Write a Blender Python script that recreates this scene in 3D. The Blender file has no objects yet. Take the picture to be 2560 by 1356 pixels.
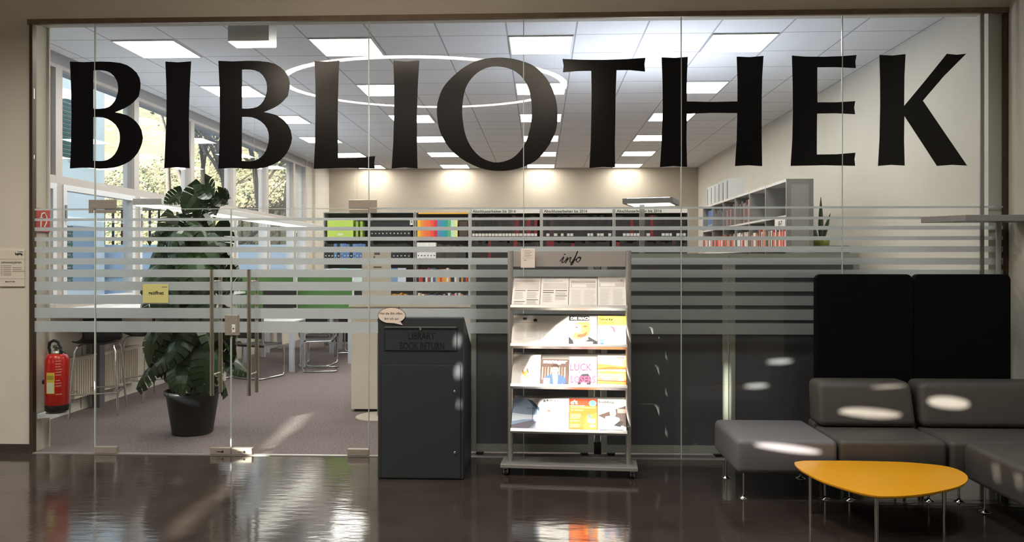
import bpy, math, random
from mathutils import Vector, Matrix
PI = math.pi
rnd = random.Random(7)
C = bpy.context.scene.collection
S = bpy.context.scene

# ------------------------------------------------------------------ camera
FPX, EYE, BACK = 1900.0, 1.62, 6.28
PSI = math.atan(72 / FPX)
cs, sn = math.cos(PSI), math.sin(PSI)
cd = bpy.data.cameras.new('camera'); cam = bpy.data.objects.new('camera', cd); C.objects.link(cam)
cam.location = (0, -BACK, EYE); cam.rotation_euler = (PI / 2, 0, PSI)
cd.sensor_width = 36; cd.lens = 36 * FPX / 2560; cd.shift_y = -23 / 2560; cd.clip_end = 500
S.camera = cam

def W2(px, py, Y):            # point of the photograph measured on the vertical plane y = Y
    u = (px - 1280) / FPX; dy = Y + BACK
    X = dy * (u * cs - sn) / (cs + u * sn); zc = -X * sn + dy * cs
    return X, EYE - (py - 655) / FPX * zc
def FL(px, py, z=0.0):        # ... measured on the horizontal plane at height z
    zc = FPX * (EYE - z) / (py - 655); xc = (px - 1280) / FPX * zc
    return xc * cs - zc * sn, xc * sn + zc * cs - BACK

# ------------------------------------------------------------------ light and exposure
SUN_D = Vector((0.5, 0.866, -0.25)).normalized()
w = bpy.data.worlds.new('world'); S.world = w; w.use_nodes = True
nt = w.node_tree; bg = nt.nodes['Background']
sky = nt.nodes.new('ShaderNodeTexSky'); sky.sky_type = 'NISHITA'; sky.sun_disc = False
sky.sun_elevation = math.radians(30); sky.sun_rotation = math.radians(210); sky.air_density = 1.0; sky.dust_density = 2.0
wm = nt.nodes.new('ShaderNodeMixRGB'); wm.inputs['Fac'].default_value = 0.4; wm.inputs['Color2'].default_value = (1.25, 1.3, 1.36, 1)
nt.links.new(sky.outputs[0], wm.inputs['Color1']); nt.links.new(wm.outputs[0], bg.inputs[0]); bg.inputs[1].default_value = 0.95
sl = bpy.data.lights.new('sun', 'SUN'); sl.energy = 32; sl.angle = math.radians(0.3); sl.color = (1.0, 0.93, 0.80)
so = bpy.data.objects.new('sun', sl); C.objects.link(so)
so.rotation_euler = SUN_D.to_track_quat('-Z', 'Y').to_euler(); so.location = (-9, -14, 9)
def area(name, loc, size, power, col, rot=(0, 0, 0), sy=None):
    l = bpy.data.lights.new(name, 'AREA'); l.energy = power; l.color = col; l.size = size
    if sy: l.shape = 'RECTANGLE'; l.size_y = sy
    o = bpy.data.objects.new(name, l); C.objects.link(o); o.location = loc; o.rotation_euler = rot; return o
for fx, fy, fp, fc in ((-3.6, -2.5, 82, (1.0, 0.94, 0.87)), (-7.6, -2.5, 90, (1.0, 0.94, 0.87)), (2.3, -2.5, 34, (0.96, 0.99, 1.0)), (-0.6, -2.5, 34, (0.97, 0.99, 1.0))):
    area('foyer_fill_light', (fx, fy, 4.72), 0.8, fp, fc).data.spread = math.radians(125)  # unseen fill lamps added to brighten the foyer walls and seating
vs = S.view_settings
S.display_settings.display_device = 'sRGB'
vs.view_transform = 'Standard'; vs.look = 'None'; vs.gamma = 1; vs.use_curve_mapping = False; vs.exposure = 0.0
cy = S.cycles
cy.max_bounces = 8; cy.diffuse_bounces = 3; cy.glossy_bounces = 4; cy.transmission_bounces = 6
cy.transparent_max_bounces = 24; cy.caustics_reflective = False; cy.caustics_refractive = False
cy.sample_clamp_indirect = 4.0; cy.use_denoising = True

# ------------------------------------------------------------------ materials
def srgb(r, g, b):
    f = lambda c: (c / 255 / 12.92) if c <= 10 else ((c / 255 + 0.055) / 1.055) ** 2.4
    return (f(r), f(g), f(b))
_m = {}
def mat(name, col=(200, 200, 200), rough=0.5, metal=0.0, spec=0.5, noise=0.0, nscale=20, bump=0.0, bscale=60, emit=0, coat=0, trans=0):
    if name in _m: return _m[name]
    m = bpy.data.materials.new(name); m.use_nodes = True; _m[name] = m
    n = m.node_tree.nodes; L = m.node_tree.links; b = n['Principled BSDF']
    c = srgb(*col)
    b.inputs['Base Color'].default_value = (*c, 1); b.inputs['Roughness'].default_value = rough
    b.inputs['Metallic'].default_value = metal; b.inputs['Specular IOR Level'].default_value = spec
    b.inputs['Coat Weight'].default_value = coat
    tc = n.new('ShaderNodeTexCoord')
    if noise > 0:
        t = n.new('ShaderNodeTexNoise'); t.inputs['Scale'].default_value = nscale; t.inputs['Detail'].default_value = 6
        L.new(tc.outputs['Object'], t.inputs['Vector'])
        r = n.new('ShaderNodeValToRGB'); L.new(t.outputs['Fac'], r.inputs['Fac'])
        r.color_ramp.elements[0].position = 0.3; r.color_ramp.elements[1].position = 0.7
        r.color_ramp.elements[0].color = (*[v * (1 - noise) for v in c], 1); r.color_ramp.elements[1].color = (*[min(1, v * (1 + noise)) for v in c], 1)
        L.new(r.outputs['Color'], b.inputs['Base Color'])
    if bump > 0:
        t = n.new('ShaderNodeTexNoise'); t.inputs['Scale'].default_value = bscale; t.inputs['Detail'].default_value = 4
        L.new(tc.outputs['Object'], t.inputs['Vector'])
        bp = n.new('ShaderNodeBump'); bp.inputs['Strength'].default_value = bump; bp.inputs['Distance'].default_value = 0.01
        L.new(t.outputs['Fac'], bp.inputs['Height']); L.new(bp.outputs['Normal'], b.inputs['Normal'])
    if emit:
        b.inputs['Emission Color'].default_value = (*c, 1); b.inputs['Emission Strength'].default_value = emit
    return m
def C_(r, g, b): return mat('paint_%d_%d_%d' % (r, g, b), (r, g, b), 0.55)

def glass_mat(name, tint, r0=0.042):
    m = bpy.data.materials.new(name); m.use_nodes = True; n = m.node_tree.nodes; L = m.node_tree.links
    for x in list(n):
        if x.type != 'OUTPUT_MATERIAL': n.remove(x)
    out = [x for x in n if x.type == 'OUTPUT_MATERIAL'][0]
    g = n.new('ShaderNodeNewGeometry'); d = n.new('ShaderNodeVectorMath'); d.operation = 'DOT_PRODUCT'
    L.new(g.outputs['Normal'], d.inputs[0]); L.new(g.outputs['Incoming'], d.inputs[1])
    def mth(op, a, b=None):
        k = n.new('ShaderNodeMath'); k.operation = op
        for i, v in enumerate((a, b)):
            if v is None: continue
            if isinstance(v, (int, float)): k.inputs[i].default_value = v
            else: L.new(v, k.inputs[i])
        return k.outputs[0]
    a = mth('ABSOLUTE', d.outputs['Value']); p = mth('POWER', mth('SUBTRACT', 1.0, a), 5.0)
    fac = mth('ADD', mth('MULTIPLY', p, 1 - r0), r0)
    tr = n.new('ShaderNodeBsdfTransparent'); tr.inputs['Color'].default_value = (*tint, 1)
    gl = n.new('ShaderNodeBsdfGlossy'); gl.inputs['Roughness'].default_value = 0.0
    mx = n.new('ShaderNodeMixShader'); L.new(fac, mx.inputs['Fac']); L.new(tr.outputs[0], mx.inputs[1]); L.new(gl.outputs[0], mx.inputs[2])
    L.new(mx.outputs[0], out.inputs['Surface']); return m
M_GLASS = glass_mat('clear_glass', (0.955, 0.975, 0.97))
M_WGLASS = glass_mat('window_glass', (0.97, 0.985, 0.99))
def frost_mat():
    m = bpy.data.materials.new('frosted_film'); m.use_nodes = True; n = m.node_tree.nodes; L = m.node_tree.links
    for x in list(n):
        if x.type != 'OUTPUT_MATERIAL': n.remove(x)
    out = [x for x in n if x.type == 'OUTPUT_MATERIAL'][0]
    rf = n.new('ShaderNodeBsdfRefraction'); rf.inputs['Roughness'].default_value = 0.55; rf.inputs['IOR'].default_value = 1.18
    tl = n.new('ShaderNodeBsdfTranslucent'); tl.inputs['Color'].default_value = (0.90, 0.93, 0.95, 1)
    df = n.new('ShaderNodeBsdfDiffuse'); df.inputs['Color'].default_value = (0.85, 0.86, 0.86, 1)
    a = n.new('ShaderNodeMixShader'); a.inputs[0].default_value = 0.38; L.new(tl.outputs[0], a.inputs[1]); L.new(df.outputs[0], a.inputs[2])
    b = n.new('ShaderNodeMixShader'); b.inputs[0].default_value = 0.74; L.new(rf.outputs[0], b.inputs[1]); L.new(a.outputs[0], b.inputs[2])
    L.new(b.outputs[0], out.inputs['Surface']); return m
M_FROST = frost_mat()
def floor_mat():
    m = mat('polished_dark_floor', (58, 49, 43), 0.10, 0, 0.9, coat=0.0); n = m.node_tree.nodes; L = m.node_tree.links; b = n['Principled BSDF']
    tc = n.new('ShaderNodeTexCoord')
    t = n.new('ShaderNodeTexNoise'); t.inputs['Scale'].default_value = 3.0; t.inputs['Detail'].default_value = 9; t.inputs['Roughness'].default_value = 0.7
    L.new(tc.outputs['Object'], t.inputs['Vector'])
    r = n.new('ShaderNodeValToRGB'); L.new(t.outputs['Fac'], r.inputs['Fac'])
    r.color_ramp.elements[0].position = 0.3; r.color_ramp.elements[1].position = 0.75
    r.color_ramp.elements[0].color = (*srgb(46, 40, 37), 1); r.color_ramp.elements[1].color = (*srgb(68, 60, 56), 1)
    L.new(r.outputs[0], b.inputs['Base Color'])
    t2 = n.new('ShaderNodeTexNoise'); t2.inputs['Scale'].default_value = 9.0; t2.inputs['Detail'].default_value = 3
    mp = n.new('ShaderNodeMapping'); mp.inputs['Scale'].default_value = (0.6, 2.2, 1); L.new(tc.outputs['Object'], mp.inputs['Vector']); L.new(mp.outputs[0], t2.inputs['Vector'])
    bp = n.new('ShaderNodeBump'); bp.inputs['Strength'].default_value = 0.10; bp.inputs['Distance'].default_value = 0.012
    L.new(t2.outputs['Fac'], bp.inputs['Height']); L.new(bp.outputs['Normal'], b.inputs['Normal'])
    return m
def carpet_mat():
    m = mat('grey_carpet', (96, 86, 86), 0.95, 0, 0.1); n = m.node_tree.nodes; L = m.node_tree.links; b = n['Principled BSDF']
    tc = n.new('ShaderNodeTexCoord')
    t = n.new('ShaderNodeTexNoise'); t.inputs['Scale'].default_value = 60; t.inputs['Detail'].default_value = 8; t.inputs['Roughness'].default_value = 0.75
    L.new(tc.outputs['Object'], t.inputs['Vector'])
    r = n.new('ShaderNodeValToRGB'); L.new(t.outputs['Fac'], r.inputs['Fac'])
    e = r.color_ramp.elements; e[0].position = 0.36; e[1].position = 0.68
    e[0].color = (*srgb(84, 76, 78), 1); e[1].color = (*srgb(150, 137, 134), 1)
    L.new(r.outputs[0], b.inputs['Base Color']); return m
def ceiling_mat():
    m = mat('ceiling_tiles', (205, 205, 205), 0.9, 0, 0.2); n = m.node_tree.nodes; L = m.node_tree.links; b = n['Principled BSDF']
    tc = n.new('ShaderNodeTexCoord'); mp = n.new('ShaderNodeMapping'); mp.inputs['Location'].default_value = (0.0, 0.0, 0)
    L.new(tc.outputs['Object'], mp.inputs['Vector'])
    br = n.new('ShaderNodeTexBrick'); br.offset = 0; br.squash = 1
    br.inputs['Scale'].default_value = 1.0; br.inputs['Brick Width'].default_value = 0.6517; br.inputs['Row Height'].default_value = 0.6417
    br.inputs['Mortar Size'].default_value = 0.009; br.inputs['Mortar Smooth'].default_value = 0.3
    br.inputs['Color1'].default_value = (*srgb(236, 236, 238), 1); br.inputs['Color2'].default_value = (*srgb(232, 232, 234), 1); br.inputs['Mortar'].default_value = (*srgb(172, 172, 176), 1)
    L.new(mp.outputs[0], br.inputs['Vector']); L.new(br.outputs['Color'], b.inputs['Base Color']); return m
WALL = mat('painted_wall_beige', (207, 201, 188), 0.85, 0, 0.2, noise=0.03, nscale=3, bump=0.04, bscale=180)
LWALL = mat('library_wall_cream', (216, 210, 199), 0.85, 0, 0.2, noise=0.02, nscale=3)
LEDGE = mat('painted_steel_bronze', (120, 104, 88), 0.45, 0.6, noise=0.15, nscale=8)
STEEL = mat('brushed_steel', (196, 188, 176), 0.3, 0.6, noise=0.06, nscale=60)
CHROME = mat('chrome', (215, 215, 215), 0.1, 1.0)
ALU = mat('silver_aluminium', (176, 174, 171), 0.38, 0.5)
GREYP = mat('grey_powder_coat', (150, 149, 147), 0.45, 0.2)
DARKP = mat('anthracite_steel', (58, 63, 68), 0.42, 0.25, noise=0.08, nscale=220)
BLACK = mat('black_fabric', (13, 13, 15), 0.95, 0, 0.1, noise=0.2, nscale=300)
LETTER = mat('black_vinyl', (6, 5, 8), 0.26, 0, 0.35)
SOFA = mat('dark_grey_leather', (78, 75, 72), 0.52, 0, 0.4, bump=0.12, bscale=260, noise=0.05, nscale=12)
OTTO = mat('mid_grey_leather', (112, 110, 114), 0.5, 0, 0.4, bump=0.12, bscale=260)
YELLOW = mat('yellow_table_laminate', (226, 160, 24), 0.35, 0, 0.5, noise=0.02, nscale=5)
WHITE = mat('white_lacquer', (228, 228, 226), 0.4)
PAPER = mat('white_paper', (232, 228, 220), 0.7)
LED = mat('led_panel_glow', (255, 249, 240), 0.5, emit=23)
FRAMEW = mat('window_frame_grey', (186, 178, 172), 0.5)
REVEAL = mat('window_reveal_white', (225, 226, 228), 0.6)
LIMEP = mat('lime_plastic', (170, 188, 50), 0.5)
GREENF = mat('green_felt', (72, 112, 60), 0.9, noise=0.1, nscale=80)
BLK = mat('black_plastic', (20, 20, 22), 0.45)
INK = mat('black_ink', (22, 20, 22), 0.6)
GREYINK = mat('grey_ink', (120, 116, 112), 0.7)
CREAM = mat('cream_laminate', (248, 238, 222), 0.5)

# ------------------------------------------------------------------ geometry helpers
class MB:
    def __init__(s): s.v = []; s.f = []; s.fm = []; s.sm = []; s.mats = []
    def mi(s, m):
        if m not in s.mats: s.mats.append(m)
        return s.mats.index(m)
    def add(s, vs_, fs, m, smooth=False, M=None):
        o = len(s.v); k = s.mi(m)
        s.v += [tuple(M @ Vector(p)) if M else tuple(p) for p in vs_]
        for f in fs: s.f.append([i + o for i in f]); s.fm.append(k); s.sm.append(smooth)
        return s
    def box(s, x0, x1, y0, y1, z0, z1, m, M=None):
        v = [(x, y, z) for z in (z0, z1) for y in (y0, y1) for x in (x0, x1)]
        return s.add(v, [(0, 2, 3, 1), (4, 5, 7, 6), (0, 1, 5, 4), (2, 6, 7, 3), (0, 4, 6, 2), (1, 3, 7, 5)], m, M=M)
    def tube(s, pts, r, m, n=10, cap=True, rs=None):
        P = [Vector(p) for p in pts]; o = []; N = len(P)
        t0 = (P[1] - P[0]).normalized(); up = Vector((0, 0, 1)) if abs(t0.z) < 0.9 else Vector((1, 0, 0))
        nx = t0.cross(up).normalized()
        for i in range(N):
            t = (P[min(i + 1, N - 1)] - P[max(i - 1, 0)]).normalized()
            nx = (nx - t * nx.dot(t)).normalized(); ny = t.cross(nx)
            rr = rs[i] if rs else r
            o += [P[i] + (nx * math.cos(2 * PI * k / n) + ny * math.sin(2 * PI * k / n)) * rr for k in range(n)]
        F = [(i * n + k, i * n + (k + 1) % n, (i + 1) * n + (k + 1) % n, (i + 1) * n + k) for i in range(N - 1) for k in range(n)]
        s.add(o, F, m, True)
        if cap: s.add(o[:n], [tuple(range(n))[::-1]], m); s.add(o[-n:], [tuple(range(n))], m)
        return s
    def lathe(s, prof, m, n=32, c=(0, 0, 0), axis='z'):
        o = []
        for r, z in prof:
            for k in range(n):
                a = 2 * PI * k / n; p = (r * math.cos(a), r * math.sin(a), z)
                if axis == 'y': p = (p[0], z, p[1])
                if axis == 'x': p = (z, p[0], p[1])
                o.append((p[0] + c[0], p[1] + c[1], p[2] + c[2]))
        F = [(i * n + k, i * n + (k + 1) % n, (i + 1) * n + (k + 1) % n, (i + 1) * n + k) for i in range(len(prof) - 1) for k in range(n)]
        s.add(o, F, m, True)
        if prof[0][0] > 1e-4: s.add(o[:n], [tuple(range(n))[::-1]], m)
        if prof[-1][0] > 1e-4: s.add(o[-n:], [tuple(range(n))], m)
        return s
    def build(s, name, parent=None, bevel=0, seg=2, loc=None, smooth=False):
        me = bpy.data.meshes.new(name); me.from_pydata(s.v, [], s.f)
        for m in s.mats: me.materials.append(m)
        for p, k, q in zip(me.polygons, s.fm, s.sm): p.material_index = k; p.use_smooth = q or smooth
        me.update(); o = bpy.data.objects.new(name, me); C.objects.link(o)
        if parent: o.parent = parent
        if loc: o.location = loc
        if bevel:
            b = o.modifiers.new('bevel', 'BEVEL'); b.width = bevel; b.segments = seg; b.limit_method = 'ANGLE'; b.angle_limit = 0.6
        return o
def tag(o, label=None, cat=None, group=None, kind=None):
    if label: o['label'] = label
    if cat: o['category'] = cat
    if group: o['group'] = group
    if kind: o['kind'] = kind
    return o
def thing(name, label, cat, loc=(0, 0, 0), rz=0, group=None, rot=None):
    o = bpy.data.objects.new(name, None); C.objects.link(o); o.location = loc; o.rotation_euler = rot or (0, 0, rz)
    o.empty_display_size = 0.1
    return tag(o, label, cat, group)
def struct(name, mb, label=None, **k): return tag(mb.build(name, **k), label, None, None, 'structure')
def sempty(name, loc=(0, 0, 0), label=None):
    o = bpy.data.objects.new(name, None); C.objects.link(o); o.location = loc; return tag(o, label, None, None, 'structure')
def dup(root, loc=None, rz=None, label=None, group=None):
    r = root.copy(); C.objects.link(r)
    if loc is not None: r.location = loc
    if rz is not None: r.rotation_euler = (0, 0, rz)
    if label: r['label'] = label
    if group: r['group'] = group
    for ch in list(root.children):
        c = ch.copy(); C.objects.link(c); c.parent = r
        for g in ch.children:
            d = g.copy(); C.objects.link(d); d.parent = c
    return r
def crom(P, n=6, closed=True):
    out = []; N = len(P)
    for i in range(N):
        p0, p1, p2, p3 = P[i - 1], P[i], P[(i + 1) % N], P[(i + 2) % N]
        for k in range(n):
            t = k / n
            out.append(tuple(0.5 * (2 * b + (c - a) * t + (2 * a - 5 * b + 4 * c - d) * t * t + (-a + 3 * b - 3 * c + d) * t ** 3) for a, b, c, d in zip(p0, p1, p2, p3)))
    return out
def _tomesh(cu):
    o = bpy.data.objects.new('tmp', cu); C.objects.link(o)
    dg = bpy.context.evaluated_depsgraph_get(); dg.update()
    me = bpy.data.meshes.new_from_object(o.evaluated_get(dg))
    v = [tuple(p.co) for p in me.vertices]; f = [tuple(p.vertices) for p in me.polygons]
    bpy.data.objects.remove(o); bpy.data.meshes.remove(me); return v, f
def shape(polys, y0, y1):      # filled outlines in (x, z), even-odd holes, between y0 and y1
    cu = bpy.data.curves.new('tmp', 'CURVE'); cu.dimensions = '2D'; cu.fill_mode = 'BOTH'; cu.extrude = abs(y1 - y0) / 2
    for P in polys:
        sp = cu.splines.new('POLY'); sp.points.add(len(P) - 1); sp.use_cyclic_u = True
        for q, p in zip(sp.points, P): q.co = (p[0], p[1], 0, 1)
    v, f = _tomesh(cu); bpy.data.curves.remove(cu); c = (y0 + y1) / 2
    return [(a, c - z, b) for a, b, z in v], f
def glyphs(body, x, z, wid, hei, y0=0.0, depth=0.0006, bold=0.0, shear=0.0):   # text fitted to a box in (x, z), facing -y
    cu = bpy.data.curves.new('tmp', 'FONT'); cu.body = body; cu.offset = bold; cu.extrude = 0.01; cu.shear = shear; cu.resolution_u = 3
    cu.space_line = 0.95; cu.align_x = 'CENTER'
    v, f = _tomesh(cu); bpy.data.curves.remove(cu)
    x0 = min(p[0] for p in v); x1 = max(p[0] for p in v); z0 = min(p[1] for p in v); z1 = max(p[1] for p in v)
    sx = wid / (x1 - x0); sz = hei / (z1 - z0)
    return [(x + (a - x0) * sx, y0 - (depth if c > 0 else 0), z + (b - z0) * sz) for a, b, c in v], f
def text(mb, body, x, z, wid, hei, m, y0=0.0, **k):
    v, f = glyphs(body, x, z, wid, hei, y0, **k); mb.add(v, f, m); return mb

# ------------------------------------------------------------------ foyer shell
FX0, FX1, FY0, FH = -11.0, 3.76, -9.0, 4.8
CEIL, LX0, LX1, LY1 = 3.80, -5.03, 3.63, 11.4
struct('floor', MB().box(FX0, FX1, FY0, -0.004, -0.2, 0, floor_mat()))
struct('floor.001', MB().box(LX0 - 0.3, FX1 + 0.2, -0.004, LY1, -0.2, 0, carpet_mat()))
mb = MB(); mb.box(FX0, -4.31, 0, 0.20, 0, FH, WALL); struct('wall_left', mb)
mb = MB(); mb.box(-4.31, FX1, 0.0, 0.20, 3.665, FH, WALL); struct('wall_header', mb)
mb = MB(); mb.box(FX1, FX1 + 0.2, FY0 - 0.1, 0.2, 0, FH, WALL); struct('wall_right', mb)
v, f = shape([[(-9.1, 0), (0.2, 0), (0.2, FH), (-9.1, FH)], [(-8.2, 0.25), (-4.7, 0.25), (-4.7, 3.2), (-8.2, 3.2)], [(-4.5, 0.25), (-1.0, 0.25), (-1.0, 3.2), (-4.5, 3.2)]], 0, 0.2)  # unseen side openings added to fill the foyer with daylight
struct('wall_foyer_side', MB().add([(FX0 - y, x, z) for x, y, z in v], f, WALL))
mb = MB(); mb.box(FX0 - 0.2, FX1 + 0.2, FY0 - 0.1, 0.2, FH, FH + 0.2, mat('foyer_ceiling_paint', (232, 229, 222), 0.9)); struct('ceiling', mb)
# back wall of the foyer: added unseen, with openings cut to cast each sun patch
def onto(x, y, z):             # where the sun ray that reaches (x, y, z) crosses the back wall
    t = (y - (FY0 - 0.05)) / SUN_D.y
    return x - SUN_D.x * t, z - SUN_D.z * t
def ell(cx, cy_, a, b, Y, tilt=0, n=16):
    out = []
    for k in range(n):
        q = 2 * PI * k / n; ex, ey = a * math.cos(q), b * math.sin(q)
        px = cx + ex * math.cos(tilt) - ey * math.sin(tilt); py = cy_ + ex * math.sin(tilt) + ey * math.cos(tilt)
        X, Z = W2(px, py, Y); out.append(onto(X, Y, Z))
    return out
holes = []
streak = [(385, 1356), (425, 1310), (470, 1268), (520, 1238), (560, 1196), (600, 1170), (628, 1142), (668, 1106), (690, 1080), (728, 1052), (748, 1024), (765, 1008),
          (774, 1010), (770, 1040), (752, 1062), (738, 1080), (705, 1098), (690, 1112), (668, 1135), (655, 1150), (648, 1170), (600, 1205), (588, 1236), (540, 1262), (500, 1300), (455, 1356)]
holes.append([onto(*FL(a + (6 if i < 9 else 0 if i < 15 else -4), b), 0.0) for i, (a, b) in enumerate(streak)])
def slant(px, py, top, bot):   # a point on one slanted rack shelf
    Y = -0.585 + 0.19 * (bot - py) / (bot - top); X, Z = W2(px, py, Y); return onto(X, Y, Z)
for top, bot, P in ((786, 866, [(1360, 866), (1300, 866), (1300, 860), (1345, 850), (1385, 812), (1420, 789), (1545, 786), (1573, 792), (1573, 866)]),
                    (886, 968, [(1300, 968), (1299, 935), (1322, 888), (1560, 888), (1573, 892), (1573, 968)]),
                    (994, 1080, [(1345, 1080), (1330, 1040), (1345, 1000), (1400, 996), (1560, 996), (1574, 1000), (1574, 1080)])):
    holes.append([slant(a, b, top, bot) for a, b in P])
for e in [(2222, 968, 66, 8, -0.62, -0.05), (2176, 1034, 88, 15, -0.68, 0.10), (2372, 1008, 62, 18, -0.66, 0.16), (1972, 1122, 96, 11, -1.08, 0.14),
          (1154, 855, 15, 24, -0.62), (1152, 930, 17, 26, -0.64), (1154, 1012, 13, 20, -0.64),
          (1820, 985, 12, 115, 0.13), (1950, 905, 42, 9, 0.13), (1892, 966, 40, 9, 0.13)]:
    holes.append(ell(*e))
for k in range(4):             # streaks on the side of the bench by the wall
    y0 = -1.55 - 0.22 * k
    P = [(2.80, y0, 0.37), (2.80, y0 + 0.13, 0.38), (2.80, y0 + 0.10, 0.27 + 0.02 * k), (2.80, y0 - 0.02, 0.25)]
    holes.append([onto(*p) for p in P])
v, f = shape([[(FX0, 0), (FX1, 0), (FX1, FH), (FX0, FH)]] + holes, FY0 - 0.1, FY0)
struct('wall_back_sun_mask', MB().add(v, f, WALL))
# baseboard, header frame, left frame, right frame, sill line
DKB = mat('dark_baseboard', (58, 48, 42), 0.5)
struct('baseboard_left', MB().box(FX0, -4.31, -0.012, 0.0, 0, 0.075, DKB))
struct('trim_1', MB().box(-4.33, FX1, -0.03, 0.0, 3.625, 3.668, LEDGE))
struct('trim_2', MB().box(-4.318, -4.29, -0.02, 0.03, 0, 3.625, mat('dark_bronze', (82, 70, 58), 0.4, 0.6)))
struct('trim_3', MB().box(3.735, 3.76, -0.02, 0.03, 0, 3.625, mat('dark_bronze', (82, 70, 58), 0.4, 0.6)))
struct('trim_4', MB().box(-4.29, 3.735, -0.02, 0.02, -0.002, 0.006, ALU))
# ------------------------------------------------------------------ library shell
mb = MB(); mb.box(-4.50, -4.29, 0.20, 0.215, 0, CEIL, LWALL); struct('wall_reveal', mb)
mb = MB(); mb.box(LX1, LX1 + 0.3, 0.03, LY1 + 0.2, 0, CEIL, LWALL); struct('wall_library_right', mb)
mb = MB(); mb.box(LX0 - 0.3, LX1 + 0.3, LY1, LY1 + 0.2, 0, CEIL, mat('far_wall_cream', (184, 172, 157), 0.85, 0, 0.2, noise=0.02, nscale=3)); struct('wall_library_back', mb)
mb = MB(); mb.box(LX0 - 0.3, LX1 + 0.3, 0.2, LY1 + 0.2, CEIL, CEIL + 0.1, ceiling_mat())
o = mb.build('ceiling.001', loc=(0, 0, 0)); tag(o, kind='structure')
# slide the tile grid so that lamps fill whole tiles
for n_ in bpy.data.materials['ceiling_tiles'].node_tree.nodes:
    if n_.type == 'MAPPING': n_.inputs['Location'].default_value = (0.3333 - 0.013, -0.38, 0)
# window wall on the left: parapet, piers, lintel
Ms = [-0.05, 1.478, 3.005, 4.53, 6.03, 7.54, 9.066]
mb = MB()
mb.box(LX0 - 0.3, LX0, 0.2, LY1, 0, 1.10, LWALL)
mb.box(LX0 - 0.3, LX0, 0.2, LY1, 3.68, CEIL, mat('dark_grey_lintel', (150, 148, 150), 0.7))
mb.box(LX0 - 0.3, LX0, 9.86, LY1, 1.10, 3.68, LWALL)
mb.box(LX0 - 0.3, LX0 + 0.06, 10.3, LY1, 0, CEIL, LWALL)
struct('wall_window_side', mb)
struct('trim_5', MB().box(LX0 - 0.02, LX0 + 0.16, 0.22, 9.86, 1.10, 1.13, WHITE))
for k in range(7):
    y0 = Ms[k]; y1 = Ms[k + 1] if k < 6 else 9.86
    if k == 0: y0 = 0.22
    root = sempty('window_%d' % (k + 1), (LX0, (y0 + y1) / 2, 1.1))
    fr = MB(); h_ = (y1 - y0) / 2
    X0, X1 = -0.09, 0.0
    fr.box(X0, X1, -h_, -h_ + 0.055, 0.03, 2.58, FRAMEW); fr.box(X0, X1, h_ - 0.055, h_, 0.03, 2.58, FRAMEW)
    fr.box(X0, X1 - 0.001, -h_ + 0.055, h_ - 0.055, 1.335, 1.42, FRAMEW)
    fr.box(X0, X1 - 0.001, -h_ + 0.055, h_ - 0.055, 2.54, 2.58, FRAMEW); fr.box(X0, X1 - 0.001, -h_ + 0.055, h_ - 0.055, 0.03, 0.08, FRAMEW)
    fr.build('window_frame', root)
    sash = MB()
    for sgn in (-1, 1):
        a = sgn * (h_ - 0.055); b_ = sgn * (h_ - 0.115)
        sash.box(-0.075, 0.012, min(a, b_), max(a, b_), 0.08, 1.335, REVEAL)
    sash.box(-0.075, 0.012, -h_ + 0.115, h_ - 0.115, 0.08, 0.14, REVEAL); sash.box(-0.075, 0.012, -h_ + 0.115, h_ - 0.115, 1.275, 1.335, REVEAL)
    sash.build('window_sash', root)
    MB().box(-0.16, -0.09, h_ - 0.03, h_ - 0.001, 0.03, 2.55, REVEAL).build('window_reveal', root)
    if k: MB().box(0.012, 0.03, -h_ + 0.075, -h_ + 0.095, 0.95, 1.12, GREYP).build('window_handle', root)
    MB().box(-0.05, -0.04, -h_ + 0.055, h_ - 0.055, 1.42, 2.54, M_WGLASS).build('window_pane', root)
    MB().box(-0.05, -0.04, -h_ + 0.115, h_ - 0.115, 0.14, 1.275, M_WGLASS).build('window_pane', root)
# ------------------------------------------------------------------ glass wall: panes, doors, film, joints
ZS = 6.24
st_px = [(517.3, 522.3), (543, 549.6), (566, 575.6), (591.6, 601.3), (616.5, 631), (645.5, 662), (674.5, 694.5), (706, 728.5), (740, 763.5), (773.5, 800), (808, 836)]
STR = [(EYE - (b - 655) * ZS / FPX, EYE - (a - 655) * ZS / FPX) for a, b in st_px]
SEAM = [-4.29, -3.76, -1.431, -0.142, 1.15, 2.449, 3.562, 3.735]
G0, G1 = -0.005, 0.005
DTOP = 2.062
def film(root, x0, x1, ztop=9, ox=0):
    mb = MB()
    for a, b in STR:
        if b < ztop: mb.box(x0 - ox, x1 - ox, G1 + 0.0005, G1 + 0.0009, a, b, M_FROST)
    mb.build('frosted_stripes', root)
n_ = 8
EDGE = mat('glass_edge', (196, 206, 200), 0.3)
for i in range(7):
    x0, x1 = SEAM[i], SEAM[i + 1]; cx = (x0 + x1) / 2
    root = sempty('window_%d' % n_, (cx, 0, 0)); n_ += 1
    g = 0.002
    if i == 1:
        MB().box(x0 + g - cx, x1 - g - cx, G0, G1, DTOP + 0.006, 3.63, M_GLASS).build('window_pane', root)
    else:
        MB().box(x0 + g - cx, x1 - g - cx, G0, G1, 0.006, 3.63, M_GLASS).build('window_pane', root)
        film(root, x0 + g, x1 - g, ox=cx)
k = 1
for x in SEAM[1:7]:
    z0 = 0.006; wd = 0.0035 if x < 3.5 else 0.015
    struct('trim_%d' % (5 + k), MB().box(x - wd, x + wd, -0.0085 if wd < .01 else -0.006, 0.0085, z0, 3.63, EDGE if wd < 0.01 else GREYP)); k += 1
DXS = [(-3.757, -2.597), (-2.593, -1.434)]
doors = []
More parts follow.
